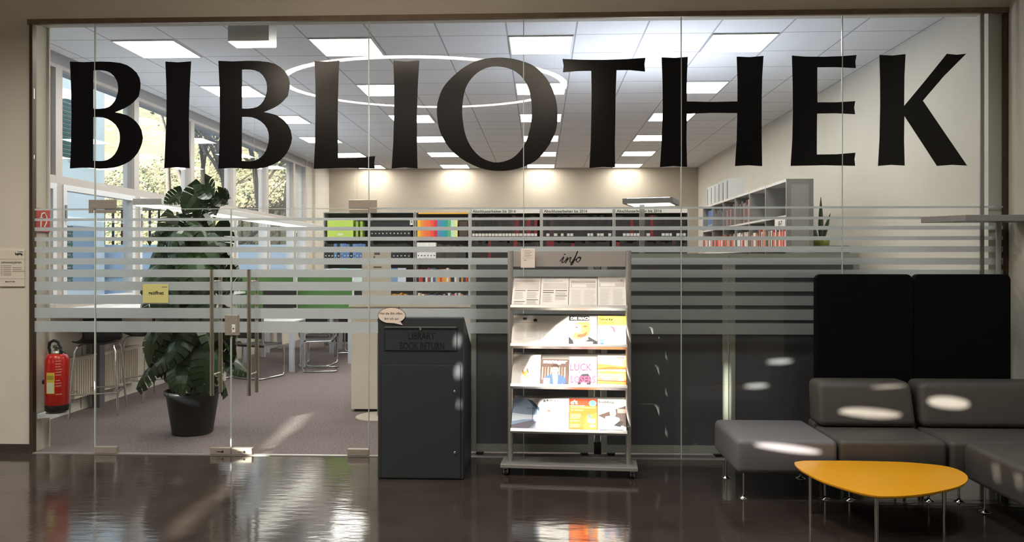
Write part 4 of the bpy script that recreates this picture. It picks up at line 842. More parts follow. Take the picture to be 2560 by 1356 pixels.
# ------------------------------------------------------------------ bookshelves
SHG = mat('shelf_steel', (176, 174, 172), 0.5, 0.1)
YS = 3.9
def sx(px): return W2(px, 600, YS)[0]
ZT = 2.32; ROWZ = [1.955, 1.615, 1.275, 0.935, 0.595, 0.255]
proto = {}
def spine(w, h, d, col, kind='book', tag_=None):
    key = (round(w, 3), round(h, 3), col, kind)
    if key in proto: return proto[key]
    mb = MB(); c = mat('spine_%d_%d_%d' % col, col, 0.6)
    if kind == 'book':
        mb.box(-w / 2, w / 2, 0.0, 0.004, 0, h, c); mb.box(-w / 2, -w / 2 + 0.002, 0.004, d, 0, h, c); mb.box(w / 2 - 0.002, w / 2, 0.004, d, 0, h, c)
        mb.box(-w / 2 + 0.002, w / 2 - 0.002, 0.004, d - 0.005, 0.003, h - 0.003, PAPER)
    else:
        mb.box(-w / 2, w / 2, 0.0, d, 0, h, c)
        mb.lathe([(0.012, 0), (0.012, -0.002), (0, -0.002)], BLK if sum(col) > 400 else WHITE, 10, (0, -0.0002, h * 0.22), 'y')
    if tag_ == 'low': mb.box(-w / 2 + 0.003, w / 2 - 0.003, -0.001, -0.0002, 0.01, 0.045, PAPER)
    if tag_ == 'mid': mb.box(-w / 2 + 0.008, w / 2 - 0.008, -0.001, -0.0002, h * .45, h * .85, PAPER)
    o = mb.build('x'); me = o.data; bpy.data.objects.remove(o); proto[key] = me; return me
def put(name, me, loc, rz, label, cat, group, tilt=0):
    o = bpy.data.objects.new(name, me); C.objects.link(o); o.location = loc; o.rotation_euler = (0, tilt, rz)
    return tag(o, label, cat, group)
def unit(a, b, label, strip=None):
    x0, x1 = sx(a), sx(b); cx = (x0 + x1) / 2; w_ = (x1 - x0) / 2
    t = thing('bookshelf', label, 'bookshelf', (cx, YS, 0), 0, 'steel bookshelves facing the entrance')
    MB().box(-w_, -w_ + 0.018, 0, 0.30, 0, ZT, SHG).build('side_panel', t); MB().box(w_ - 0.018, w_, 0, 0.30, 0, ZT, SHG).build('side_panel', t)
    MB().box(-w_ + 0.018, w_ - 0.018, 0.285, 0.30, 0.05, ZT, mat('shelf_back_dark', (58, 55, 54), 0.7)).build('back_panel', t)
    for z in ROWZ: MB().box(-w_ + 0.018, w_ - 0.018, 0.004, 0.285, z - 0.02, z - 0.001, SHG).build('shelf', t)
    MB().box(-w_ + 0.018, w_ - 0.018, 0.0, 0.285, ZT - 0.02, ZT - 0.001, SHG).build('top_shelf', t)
    if strip:
        st = MB().box(-w_ + 0.02, w_ - 0.02, -0.006, -0.001, ZT - 0.05, ZT + 0.005, PAPER).build('label_strip', t)
        tx = MB(); text(tx, strip[0], -w_ + 0.03, ZT - 0.042, strip[1], 0.04, INK, -0.0062, bold=0.02); tx.build('lettering', st)
    return x0 + 0.02, x1 - 0.02
TH = [((28, 25, 26), 'black bound thesis'), ((38, 33, 33), 'black bound thesis'), ((20, 20, 24), 'black bound thesis'), ((120, 26, 30), 'dark red bound thesis'), ((62, 40, 40), 'black bound thesis')]
def fill(x0, x1, z, y, wlo, whi, hlo, hhi, cols, name, cat, group, kind='book', d=0.21, tg=None, rz=0, along='x', stop=1.0, x_=0, where=''):
    x = x0; r = rnd
    while True:
        w_ = round(r.choice([wlo, (wlo + whi) / 2, whi]), 3)
        if x + w_ > x0 + (x1 - x0) * stop: break
        h_ = round(r.choice([hlo, (hlo + hhi) / 2, hhi]), 3); c, lab = r.choice(cols)
        me = spine(w_, h_, d, c, kind, tg)
        lab += where
        if along == 'x': put(name, me, (x + w_ / 2, y, z), 0, lab, cat, group + ', ' + ' '.join(lab.split()[:2]) + where)
        else: put(name, me, (x_, x + w_ / 2, z), rz, lab, cat, group + ', ' + lab.split()[0])
        x += w_ + 0.0012
UL = ['steel bookshelf with lime green boxes, next to the window end', 'steel bookshelf of black binders, right behind the door hinge seam', 'steel bookshelf with a rainbow row of folders', 'steel bookshelf of theses next to the rainbow folder shelf', 'steel bookshelf of theses in the middle of the thesis shelves', 'steel bookshelf of theses nearest the side wall shelf']
thesis_cols = [TH[0]] * 5 + [TH[1]] * 4 + [TH[2]] * 4 + [TH[4]] + [TH[3]]
for i, (a, b) in enumerate(((1176, 1353), (1354, 1534.5), (1535.5, 1722))):
    x0, x1 = unit(a, b, UL[3 + i], ('Abschlussarbeiten bis 2016', (0.58, 0.58, 0.60)[i]))
    for q, z in enumerate(ROWZ[:2]): fill(x0, x1, z, YS + 0.01, 0.040, 0.052, 0.255, 0.285, thesis_cols, 'thesis_volume', 'book', 'bound theses', tg='low' if q == 0 else None, where=', %s row of the shelf %s' % (('upper', 'second')[q], ('next to the rainbow folders', 'in the middle of the thesis shelves', 'of theses ending by the side wall')[i]))
# unit with lime boxes
YS = 8.2; ZT = 2.58; ROWZ = [2.10, 1.67, 1.22, 0.74, 0.30]
BB = [((30, 31, 36), 'black ring binder'), ((24, 25, 30), 'black ring binder')]
x0, x1 = unit(808, 922, UL[0])
MB_ = MB().box(-0.25, 0.25, 0, 0.2, 0, 0.32, mat('lime_box', (186, 214, 92), 0.6))
t = thing('magazine_box', 'wide lime green storage box on the upper window side shelf', 'storage box', (sx(850), YS + 0.012, ROWZ[0])); b_ = MB_.build('box_body', t); MB().box(-0.05, 0.05, -0.003, -0.0005, 0.03, 0.07, PAPER).build('label_card', b_)
for k, px in enumerate((892, 903)): put('ring_binder', spine(0.045, 0.30, 0.24, (150, 176, 70), 'binder'), (sx(px), YS + 0.01, ROWZ[0]), 0, 'lime green ring binder beside the lime storage box', 'binder', 'lime binders by the box')
BLU = [((84, 118, 168), 'blue ring binder'), ((104, 136, 184), 'blue ring binder')]
fill(x0, x1, ROWZ[1], YS + 0.01, 0.06, 0.06, 0.29, 0.30, BB + BLU, 'ring_binder', 'binder', 'binders on the second row', 'binder', 0.24, where=' below the lime boxes')
PAL = [((208, 222, 226), 'pale brochure standing face out on a low shelf'), ((226, 214, 218), 'pale brochure standing face out on a low shelf'), ((150, 200, 206), 'pale brochure standing face out on a low shelf')]
fill(x0, x1, ROWZ[2], YS + 0.02, 0.14, 0.15, 0.27, 0.28, PAL, 'brochure', 'brochure', 'pale brochures', 'book', 0.03)
x0, x1 = unit(923, 1036, UL[1])
fill(x0, x1, ROWZ[0], YS + 0.01, 0.066, 0.072, 0.29, 0.30, BB, 'ring_binder', 'binder', 'black binders', 'binder', 0.24, where=' in the upper row before the letter A sign')
fill(x0, x1, ROWZ[1], YS + 0.01, 0.066, 0.072, 0.28, 0.30, BB, 'ring_binder', 'binder', 'black binders', 'binder', 0.24, where=' in the row under the letter A sign')
fill(x0 + 0.05, x1, ROWZ[2], YS + 0.02, 0.15, 0.16, 0.27, 0.28, [((120, 150, 190), 'blue brochure standing face out in the black binder shelf'), ((206, 210, 220), 'white brochure standing face out in the black binder shelf')], 'brochure', 'brochure', 'brochures', 'book', 0.03)
t = thing('letter_sign', 'small white sign with a capital A at the black binders', 'sign', (sx(1029), YS - 0.012, W2(1029, 563, YS)[1])); s1 = MB().box(-0.03, 0.03, -0.002, 0, 0, 0.12, PAPER).build('card', t); tx = MB(); text(tx, 'A', -0.018, 0.035, 0.036, 0.055, INK, -0.0022, bold=0.02); tx.build('lettering', s1)
# rainbow unit
x0, x1 = unit(1038, 1173, UL[2])
t = thing('yellow_strip_sign', 'long yellow label strip on top of the rainbow folder shelf', 'sign', (sx(1046), YS - 0.008, ZT - 0.045)); MB().box(0, sx(1170) - sx(1046), -0.003, 0, 0, 0.03, mat('strip_yellow', (224, 170, 60), 0.6)).build('strip', t)
cols = [((240, 186, 40), 'yellow'), ((238, 140, 60), 'light orange'), ((236, 116, 56), 'orange'), ((238, 104, 60), 'deep orange'), ((228, 78, 62), 'orange red'), ((206, 44, 56), 'red'), ((96, 132, 176), 'grey blue'), ((40, 150, 176), 'teal blue'), ((36, 150, 156), 'teal'), ((90, 170, 110), 'green'), ((190, 226, 200), 'mint'), ((226, 226, 150), 'pale yellow')]
x = sx(1043)
for c, nm in cols:
    put('folder', spine(0.063, 0.32, 0.22, c), (x + 0.032, YS + 0.008, ROWZ[0]), 0, '%s folder in the rainbow row of folders' % nm, 'folder', 'rainbow row of folders'); x += 0.0645
put('book_box', spine(0.16, 0.30, 0.22, (70, 56, 44), 'book'), (sx(1158), YS + 0.02, ROWZ[0]), 0, 'dark brown box at the end of the rainbow row', 'storage box', None)
x = sx(1042)
for k in range(6):
    put('ring_binder', spine(0.060, 0.32, 0.23, (232, 230, 226), 'binder'), (x + 0.03, YS + 0.006, ROWZ[1]), 0, 'white ring binder in the row below the rainbow folders', 'binder', 'six white binders below the rainbow folders'); x += 0.0615
fill(x + 0.01, x1, ROWZ[1], YS + 0.012, 0.05, 0.07, 0.24, 0.28, [((62, 56, 48), 'dark olive book in the row below the rainbow folders'), ((44, 44, 48), 'black book in the row below the rainbow folders')], 'book', 'book', 'books below the rainbow row')
MIX = [((190, 60, 50), 'red'), ((222, 220, 214), 'white'), ((40, 42, 50), 'black'), ((214, 150, 60), 'amber'), ((70, 90, 130), 'blue'), ((170, 160, 150), 'grey')]
def mixc(s_): return [(c, '%s book %s' % (n, s_)) for c, n in MIX]
fill(x0, x1, ROWZ[2], YS + 0.012, 0.03, 0.05, 0.24, 0.28, mixc('on the third row of the rainbow folder shelf'), 'book', 'book', 'third row books')
fill(x0, x1, ROWZ[3], YS + 0.012, 0.03, 0.05, 0.24, 0.28, mixc('low on the rainbow folder shelf'), 'book', 'book', 'low row books')
x0, x1 = sx(926), sx(1034)
fill(x0, x1, ROWZ[3], YS + 0.012, 0.03, 0.05, 0.24, 0.28, mixc('low on the black binder shelf'), 'book', 'book', 'low row books')
# shelf row running along the side wall
SXF, SXB = 2.66, 2.95
ZR = 2.52
yb = [W2(1966, 600, 0)[0]] 
def ywall(px, X):
    u = (px - 1280) / FPX; return -X * (cs + u * sn) / (sn - u * cs) - BACK
YB = [ywall(p, SXF) for p in (1966, 1914, 1874, 1838, 1808, 1781, 1757)]
RZ2 = [2.13, 1.77, 1.42, 1.07]
ordn = ['at its near end', 'second from its near end', 'third from its near end', 'fourth from its near end', 'fifth from its near end', 'at its far end']
for i in range(6):
    y0, y1 = YB[i], YB[i + 1]
    t = thing('bookcase', 'grey bookcase of the row along the side wall, %s' % ordn[i], 'bookshelf', (SXF, y0, 0), 0, 'bookcases along the side wall')
    L_ = y1 - y0 - 0.002
    MB().box(0, SXB - SXF, 0, 0.022, 0, ZR, GREYP).build('side_panel', t)
    MB().box(0.27, 0.285, 0.022, L_, 0.05, ZR - 0.03, mat('case_back', (120, 116, 112), 0.6)).build('back_panel', t)
    MB().box(0, SXB - SXF, 0.022, L_, ZR - 0.03, ZR, mat('shelf_edge_light', (206, 202, 196), 0.5)).build('top', t)
    for z in RZ2 + [0.7, 0.35, 0.05]: MB().box(0.0, 0.27, 0.022, L_, z - 0.025, z - 0.001, mat('shelf_edge_light')).build('shelf', t)
    if i == 5: MB().box(0, SXB - SXF, L_ - 0.02, L_, 0, ZR, GREYP).build('side_panel', t)
    if i == 0:
        MB().box(0.05, 0.24, -0.004, 0, 0.9, ZR - 0.06, mat('end_plate', (170, 168, 164), 0.6)).build('end_plate', t)
        pl = MB(); pl.box(-0.004, -0.001, 0.03, 0.40, RZ2[0] - 0.13, RZ2[0] - 0.03, PAPER); pl = pl.build('shelf_sign', t)
        v, f = glyphs('0-7', 0, 0, 0.13, 0.055, 0, bold=0.03); tx = MB().add([(-0.0045 + b, 0.26 - a, RZ2[0] - 0.11 + c) for a, b, c in v], f, INK); tx.build('lettering', pl)
OB = ['orange', 'white', 'red', 'dark grey', 'beige', 'brown', 'pink']
OC = [(222, 92, 50), (226, 222, 216), (176, 40, 40), (60, 60, 66), (190, 170, 140), (112, 74, 56), (206, 130, 120)]
for i in range(6):
    for q, z in enumerate(RZ2[:3]):
        if q == 0 and i in (0, 1): continue
        if q == 0 and i == 5: continue
        y = YB[i] + 0.03; e = YB[i + 1] - 0.02
        stop = e if q else y + (e - y) * 0.8
        while True:
            w_ = rnd.choice((0.03, 0.038, 0.05)); h_ = rnd.choice((0.22, 0.25, 0.28)) * (0.85 if q else 1.05)
            if y + w_ > stop: break
            if q == 0 and i >= 4: j = 3
            else: j = rnd.choice((0, 0, 1, 1, 2, 3, 4, 5, 6) if q else (3, 3, 5, 3, 6))
            put('book', spine(w_, h_, 0.2, OC[j]), (SXF + 0.015, y + w_ / 2, z), -PI / 2, '%s book, %s row of the side wall bookcase %s' % (OB[j], ('top', 'middle', 'low')[q], ordn[i]), 'book', '%s books, %s row, side wall bookcase %s' % (OB[j], ('top', 'middle', 'low')[q], ordn[i]))
            y += w_ + rnd.choice((0.001, 0.001, 0.001, 0.008))
for k in range(4): put('file_folder', spine(0.07, 0.3, 0.22, (60, 98, 160), 'binder'), (SXF - 0.001 + 0.012, YB[5] + 0.08 + 0.075 * k, RZ2[0]), -PI / 2, 'blue ring binder at the far end of the side wall bookcases', 'binder', 'blue binders at the far end')
for k in range(6):
    y = YB[4] - 0.2 + 0.26 * k + (0.0 if k else 0)
    t = thing('magazine_file', 'white magazine file on top of the bookcases, %s from the near end' % ('first', 'second', 'third', 'fourth', 'fifth', 'sixth')[k], 'magazine file', (SXF + 0.02, y, ZR), 0, 'magazine files on the bookcases')
    MB().box(0, 0.24, 0, 0.005, 0, 0.30, WHITE).build('side', t); MB().box(0, 0.24, 0.09, 0.095, 0, 0.30, WHITE).build('side', t); MB().box(0.235, 0.24, 0.005, 0.09, 0, 0.30, WHITE).build('back', t); MB().box(0, 0.235, 0.005, 0.09, 0, 0.005, WHITE).build('bottom', t)
    MB().box(0.01, 0.22, 0.01, 0.085, 0.006, 0.27, BLK).build('magazines', t)
# cabinet with plants beside the bookcase
cy_ = ywall(2043, 3.12)
t = thing('tall_cabinet', 'tall grey cabinet beside the near end of the side bookcases', 'cabinet', (3.12, cy_, 0))
MB().box(-0.15, 0.3, -0.15, 0.25, 0.03, 1.80, GREYP).build('body', t, bevel=0.004); MB().box(-0.14, 0.29, -0.168, -0.151, 0.06, 1.78, GREYP).build('door', t); MB().box(-0.14, 0.29, -0.14, 0.24, 0, 0.03, BLK).build('plinth', t)
t = thing('snake_plant', 'spiky dark green plant in a lime green planter', 'plant', (3.14, cy_, 1.801))
MB().lathe([(0.10, 0), (0.115, 0.01), (0.12, 0.09), (0.11, 0.09), (0.105, 0.07), (0, 0.07)], LIMEP, 4).build('planter', t)
mb = MB(); DG = mat('dark_leaf', (36, 62, 30), 0.4, noise=0.3, nscale=14)
for k, (a, b, h_, w_) in enumerate(((0.02, 0, 0.48, 0.045), (-0.07, 0.02, 0.36, 0.05), (-0.045, -0.03, 0.22, 0.06), (0.05, 0.03, 0.30, 0.04), (-0.09, -0.02, 0.18, 0.05))):
    rs = [w_ * s_ for s_ in (0.45, 0.6, 0.62, 0.5, 0.3, 0.06)]; mb.tube([(a + a * 0.35 * j * (1 if k != 0 else 0), b, 0.07 + h_ * j / 5) for j in range(6)], 0.02, DG, 6, rs=rs)
mb.build('spiky_leaves', t)
# library floor lamp
def lamp2(loc, H, label):
    t = thing('floor_lamp', label, 'floor lamp', loc)
    MB().box(-0.2, 0.2, -0.15, 0.15, 0, 0.015, GREYP).build('base', t); MB().box(-0.025, 0.025, -0.02, 0.02, 0.015, H - 0.05, GREYP).build('pole', t)
    hb = MB().box(-0.17, 0.34, -0.16, 0.3, -0.026, 0.026, GREYP).build('lamp_head', t, loc=(0, 0, H - 0.02)); 
    MB().box(-0.13, 0.30, -0.12, 0.26, -0.030, -0.0262, mat('pendant_glow')).build('diffuser', hb)
    MB().box(-0.13, 0.30, -0.12, 0.26, 0.0262, 0.030, mat('lamp_uplight_glow', (232, 240, 255), 0.5, emit=95)).build('uplight', hb)
    hb.rotation_euler = (0, 0, math.radians(-18))
a = W2(1605, 560, 1.6); lamp2((a[0], 1.6, 0), W2(1605, 505, 1.6)[1] + 0.02, 'tall grey floor lamp with flat lit head before the thesis shelves')

# ------------------------------------------------------------------ tables, stools, chairs by the windows
t = thing('bar_table', 'high white counter table along the windows', 'table', (-4.62, 2.9, 0))
MB().box(-0.36, 0.34, -1.50, 1.10, 1.085, 1.11, WHITE).build('table_top', t, bevel=0.003)
for y in (-0.88, 0.85): MB().box(-0.36, -0.27, y - 0.05, y + 0.05, 0.0, 1.085, mat('counter_leg_grey', (96, 96, 100), 0.5)).build('leg', t)
MB().box(0.26, 0.32, 0.98, 1.06, 0, 1.085, WHITE).build('leg', t)
def stool(loc, rz, label):
    t = thing('bar_stool', label, 'bar stool', loc, rz, 'bar stools at the high table')
    H = 0.76; mb = MB(); v = []; N, K = 10, 8     # shell: seat bending up into a low back
    for i in range(N + 1):
        s_ = i / N; y = -0.20 + 0.42 * min(1, s_ / 0.65); z = H + 0.02 * math.sin(PI * min(1, s_ / .65)) * -1 + (max(0, s_ - 0.6) / 0.4) ** 1.3 * 0.24
        for k in range(K + 1):
            u = -1 + 2 * k / K; v.append((u * (0.21 - 0.02 * s_), y - 0.03 * u * u * (s_ > .6), z + 0.035 * u * u * (s_ < .7) ))
    fs = [(i * (K + 1) + k, i * (K + 1) + k + 1, (i + 1) * (K + 1) + k + 1, (i + 1) * (K + 1) + k) for i in range(N) for k in range(K)]
    mb.add(v, fs, BLK, True); o = mb.build('seat_shell', t); sd = o.modifiers.new('solid', 'SOLIDIFY'); sd.thickness = 0.012
    for sx_ in (-1, 1):
        MB().tube([(sx_ * 0.17, -0.16, H - 0.03), (sx_ * 0.19, -0.19, H - 0.08), (sx_ * 0.23, -0.25, 0.0)], 0.011, CHROME, 10).build('leg', t)
        MB().tube([(sx_ * 0.17, 0.14, H - 0.03), (sx_ * 0.19, 0.17, H - 0.08), (sx_ * 0.23, 0.25, 0.0)], 0.011, CHROME, 10).build('leg', t)
        MB().tube([(sx_ * 0.17, -0.16, H - 0.03), (sx_ * 0.17, 0.14, H - 0.03)], 0.010, CHROME, 8).build('seat_rail', t)
    f4 = [(-.215, -.235), (.215, -.235), (.215, .235), (-.215, .235)]
    for a, b in zip(f4, f4[1:] + f4[:1]): MB().tube([(a[0], a[1], 0.24), (b[0], b[1], 0.24)], 0.009, CHROME, 8).build('footrest', t)
    return t
s1 = stool((-4.74, 1.70, 0), math.radians(20), 'black bar stool with chrome legs right beside the fire extinguisher')
s2 = dup(s1, (-4.66, 2.6, 0), math.radians(-25), 'black bar stool with chrome legs between the first stool and the plant')
def desk(x0, x1, y0, y1, label, feet):
    t = thing('desk', label, 'desk', ((x0 + x1) / 2, (y0 + y1) / 2, 0)); w_, d_ = (x1 - x0) / 2, (y1 - y0) / 2
    MB().box(-w_, w_, -d_, d_, 0.725, 0.75, WHITE).build('desk_top', t, bevel=0.003)
    LG = mat('desk_leg_white', (206, 212, 222), 0.4)
    for sx_ in (-1, 1):
        for sy in (-1, 1): MB().box(sx_ * (w_ - 0.035) - 0.035, sx_ * (w_ - 0.035) + 0.035, sy * (d_ - 0.04) - 0.03, sy * (d_ - 0.04) + 0.03, 0, 0.725, LG).build('leg', t)
    return t
desk(-4.90, -3.62, 4.72, 5.3, 'white desk by the windows, nearest the entrance', 0)
dk = desk(-4.75, -3.0, 5.7, 6.5, 'white desk carrying the green felt screens', 0)
desk(-4.9, -3.68, 7.05, 7.75, 'white desk at the far end by the windows', 0)
for (a, b, lab) in ((594, 737, 'green felt desk screen, on the side of the windows'), (744, 884, 'green felt desk screen, on the side of the reception desk')):
    Y = 6.1; xa, zt = W2(a, 692, Y); xb, _ = W2(b, 692, Y)
    t = thing('desk_screen', lab, 'desk screen', ((xa + xb) / 2, Y, 0.751), 0, 'green felt desk screens'); w_ = (xb - xa) / 2
    MB().box(-w_, w_, -0.015, 0.015, 0.05, zt - 0.751, GREENF).build('felt_panel', t, bevel=0.004)
    for x in (-w_ - 0.02 + (0.04 if a < 600 else 0), w_ - 0.02): MB().box(x, x + 0.025, -0.02, 0.02, 0.0, zt - 0.74, WHITE).build('post', t)
def chair(loc, rz, label):
    t = thing('cantilever_chair', label, 'chair', loc, rz, 'black cantilever chairs at the desks')
    MB().box(-0.22, 0.22, -0.22, 0.2, 0.44, 0.475, BLK).build('seat', t, bevel=0.012)
    MB().box(-0.21, 0.21, 0.19, 0.215, 0.56, 0.88, BLK).build('backrest', t, bevel=0.01)
    P = []
    for sx_ in (-1, 1):
        x = sx_ * 0.235
        MB().tube([(x, 0.2, 0.88), (x, 0.205, 0.52), (x, 0.17, 0.455), (x, -0.18, 0.45), (x, -0.235, 0.42), (x, -0.24, 0.06), (x, -0.21, 0.016), (x, 0.2, 0.014), (x * 0.93, 0.235, 0.014), (x * 0.8, 0.24, 0.014)], 0.0125, CHROME, 10).build('side_frame', t)
    MB().tube([(-0.189, 0.24, 0.014), (0.189, 0.24, 0.014)], 0.0125, CHROME, 10).build('floor_bar', t)
    return t
c1 = chair((-3.95, 4.25, 0), math.radians(160), 'black cantilever chair at the near edge of the first desk')
for (x, y, a, lab) in ((-3.28, 4.95, -80, 'black cantilever chair facing the end of the first desk'), (-4.55, 4.33, 178, 'black cantilever chair at the first desk, close to the radiator'), (-3.5, 5.55, 178, 'black cantilever chair before the green felt screens'), (-3.3, 6.75, 10, 'black cantilever chair behind the green felt screens'), (-3.3, 7.5, -85, 'black cantilever chair at the end of the far desk')):
    dup(c1, (x, y, 0), math.radians(a), lab)
t = thing('monitor', 'black monitor on the desk before the green felt screen', 'monitor', (-4.25, 5.95, 0.751)); MB().box(-0.27, 0.27, -0.02, 0.02, 0.12, 0.45, BLK).build('screen', t); MB().box(-0.03, 0.03, -0.015, 0.015, 0.01, 0.12, BLK).build('stand', t); MB().box(-0.12, 0.12, -0.08, 0.08, 0, 0.01, BLK).build('foot', t)
# radiators
RADW = mat('radiator_white', (214, 204, 188), 0.5)
for (y0, y1, z0, z1, lab) in ((1.6, 2.9, 0.16, 0.60, 'white ribbed radiator behind the first bar stool'), (3.3, 4.7, 0.30, 0.75, 'white radiator behind the monstera plant')):
    t = thing('radiator', lab, 'radiator', (LX0 + 0.02, y0, z0), 0, 'radiators under the windows')
    MB().box(0.0, 0.07, 0, y1 - y0, 0.0, z1 - z0 - 0.012, RADW).build('body', t, bevel=0.004)
    rb = MB()
    for k in range(int((y1 - y0) / 0.04) - 1): rb.box(0.0705, 0.082, 0.03 + k * 0.04, 0.05 + k * 0.04, 0.03, z1 - z0 - 0.04, RADW)
    rb.build('ribs', t); MB().box(-0.002, 0.09, -0.004, y1 - y0 + 0.004, z1 - z0 - 0.0115, z1 - z0, RADW).build('top_grille', t)
    MB().lathe([(0.02, 0), (0.02, -0.05), (0, -0.05)], WHITE, 12, (0.04, -0.004, 0.06), 'y').build('valve', t)

# ------------------------------------------------------------------ outside
struct('ground', MB().box(-90, 60, -70, 90, -0.55, -0.35, mat('asphalt', (176, 174, 170), 0.9, noise=0.2, nscale=2)))
PB = mat('pale_blue_plaster', (246, 243, 230), 0.85, noise=0.03, nscale=2)
t = thing('pale_blue_building', 'pale blue building with dark shutters outside the first windows', 'building', (-15.0, 3.0, -0.35))
MB().box(-6, 3.0, -11, 11.2, 0, 9.5, PB).build('wall', t); MB().box(-6.4, 3.4, -11.4, 11.6, 9.5, 9.8, mat('roof_grey', (140, 138, 136), 0.8)).build('roof', t)
for y, z in ((10.2, 1.4), (10.2, 4.6), (7.2, 1.4), (7.2, 4.6), (4.2, 1.4), (4.2, 4.6)):
    wn = MB().box(3.0, 3.04, y - 0.5, y + 0.5, z, z + 1.5, mat('dark_pane', (150, 168, 176), 0.3)).build('window', t)
    sb = MB()
    for q in range(14): sb.box(3.045, 3.07, y - 0.98, y - 0.52, z + 0.02 + q * 0.107, z + 0.09 + q * 0.107, mat('shutter_green', (58, 92, 84), 0.6))
    sb.build('shutter', wn); MB().box(3.0, 3.08, y - 0.6, y + 0.6, z - 0.08, z, WHITE).build('sill', wn)
# unseen house added behind the foyer to block sky reflections in the glass
t = thing('sky_blocker_house', 'long brown house added unseen behind the foyer to block sky reflections', 'building', (-8, -36, -0.35))
MB().box(-34, 22, -5, 5, 0, 7.5, mat('brown_brick', (64, 52, 44), 0.9, noise=0.2, nscale=4)).build('wall', t); MB().box(-34.3, 22.3, -5.3, 5.3, 7.5, 7.7, mat('roof_grey')).build('roof', t)
# hillside
def hz(x, y):
    d = max(0, y - 17 + 0.12 * (x + 10)); return -0.36 + 0.40 * d + 0.35 * math.sin(x * 0.5) * min(1, d) + 0.3 * math.sin(y * 0.7 + x * 0.3) * min(1, d)
v = []; f = []; NX, NY = 50, 44
for j in range(NY):
    for i in range(NX): x = -55 + i * 1.15; y = 16 + j * 1.1; v.append((x, y, hz(x, y)))
f = [(j * NX + i, j * NX + i + 1, (j + 1) * NX + i + 1, (j + 1) * NX + i) for j in range(NY - 1) for i in range(NX - 1)]
struct('hill', MB().add(v, f, mat('dry_hillside', (126, 120, 92), 0.95, noise=0.45, nscale=2.2), True))
wl = thing('garden_wall', 'pale low garden wall with a dark railing outside the windows', 'wall', (-20, 14.8, -0.35))
MB().box(-12, 13.5, -0.15, 0.15, 0, 2.45, mat('pale_wall', (196, 214, 226), 0.85, noise=0.04, nscale=1)).build('wall_body', wl)
MB().box(-12, 13.5, -0.2, 0.2, 1.55, 1.75, mat('wall_band', (80, 86, 104), 0.8)).build('dark_band', wl)
rl = MB(); 
for k in range(96): rl.box(-12 + k * 0.265, -11.96 + k * 0.265, -0.03, 0.03, 2.45, 3.5, BLK)
rl.box(-12, 13.5, -0.035, 0.035, 3.42, 3.5, BLK); rl.box(-12, 13.5, -0.034, 0.034, 2.6, 2.66, BLK); rl.build('railing', wl)
BARK = mat('tree_bark', (96, 88, 84), 0.9, noise=0.3, nscale=9)
FOLC = [mat('dry_leaves', (108, 104, 88), 0.8, noise=0.3, nscale=3), mat('green_leaves', (84, 100, 72), 0.8, noise=0.3, nscale=3), mat('pale_leaves', (130, 130, 120), 0.8, noise=0.25, nscale=3)]
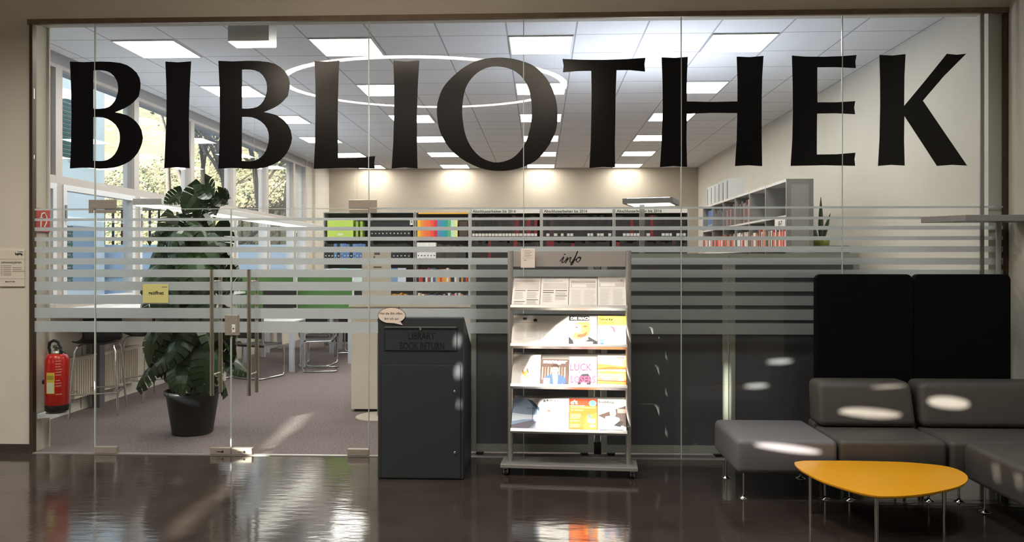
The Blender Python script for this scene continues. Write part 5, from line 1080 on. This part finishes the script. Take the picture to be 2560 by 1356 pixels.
def tree(x, y, h, seed, lm, nleaf, label, tr=0.13):
    r = random.Random(seed); z0 = hz(x, y) - 0.1 if y > 16 else -0.35
    t = thing('tree', label, 'tree', (x, y, z0), 0, 'trees on the slope'); bk = MB(); lf = MB(); tips = []
    def br(p, d, L, rad, dep):
        P = [p]; q = p.copy(); dd = d.copy()
        for _ in range(5): dd = (dd + Vector((r.uniform(-.16, .16), r.uniform(-.16, .16), r.uniform(-.05, .12)))).normalized(); q = q + dd * L / 5; P.append(q.copy())
        bk.tube(P, rad, BARK, 7 if dep == 0 else 5, rs=[rad * (1 - 0.1 * i) for i in range(6)])
        if dep >= 2: tips.extend(P[2:])
        if dep == 3: return
        for k in range(5 if dep == 0 else 4):
            s_ = r.randint(2, 5); a = r.uniform(0, 6.28); e = r.uniform(0.3, 1.0)
            br(P[s_], (dd * e + Vector((math.cos(a), math.sin(a), r.uniform(0.1, .7)))).normalized(), L * r.uniform(.45, .62), rad * 0.48, dep + 1)
    br(Vector((0, 0, 0)), Vector((r.uniform(-.15, .15), r.uniform(-.1, .1), 1)).normalized(), h * 0.6, tr, 0)
    for k in range(int(nleaf * 2)):
        p = r.choice(tips) + Vector((r.gauss(0, .25), r.gauss(0, .25), r.gauss(0, .25))); a = Vector((r.gauss(0, 1), r.gauss(0, 1), r.gauss(0, 1))).normalized(); b = a.orthogonal().normalized(); s_ = r.uniform(.035, .08)
        c = a.cross(b); lf.add([p - b * s_, p - c * s_ * .6, p + b * s_, p + c * s_ * .6], [(0, 1, 2, 3)], lm)
    bk.build('trunk', t)
    if nleaf: lf.build('crown', t)
TR = [(-9.6, 17.5, 9, 1, 0, 300, 'bare grey tree closest to the windows, seen between the first two letters', .16), (-12.5, 21, 9, 2, 2, 2600, 'pale leaved tree on the slope near the blue building'), (-14.5, 25, 10, 3, 1, 2600, 'green leaved tree high on the slope by the blue building'),
      (-10.5, 22.5, 9, 4, 0, 2200, 'dry leaved tree at the middle of the slope'), (-8.6, 20.5, 8, 5, 2, 2400, 'pale bushy tree low on the slope'), (-12, 29, 10, 6, 1, 2800, 'dense green tree on top of the slope'), (-7.6, 24, 9, 7, 1, 3000, 'dense green tree in the last window bays'),
      (-9.5, 28, 9, 8, 0, 2400, 'tall dry tree behind the middle of the slope'), (-18, 30, 10, 9, 2, 2200, 'pale tree far back on the slope'), (-6.4, 19, 7, 10, 1, 2600, 'green bushy tree just past the library corner')]
for a in TR: tree(*a[:4], FOLC[a[4]], *a[5:7], **({'tr': a[7]} if len(a) > 7 else {}))
r3 = random.Random(11); bm_ = MB()
for k in range(24000):
    x = r3.uniform(-26, -3); y = r3.uniform(17, 36); z = hz(x, y); hgt = 1.5 * abs(math.sin(x * 1.3 + y * .9) * math.cos(y * 1.1 - x * .4)) + .15
    p = Vector((x, y, z + r3.uniform(0, hgt))); a = Vector((r3.gauss(0, 1), r3.gauss(0, 1), r3.gauss(0, 1))).normalized(); b = a.orthogonal().normalized(); s_ = r3.uniform(.05, .10); c = a.cross(b)
    bm_.add([p - b * s_, p - c * s_ * .5, p + b * s_, p + c * s_ * .5], [(0, 1, 2, 3)], FOLC[r3.choice((0, 0, 1, 2))])
tag(bm_.build('undergrowth'), 'tangled dry undergrowth covering the hillside outside', 'undergrowth', None, 'stuff')
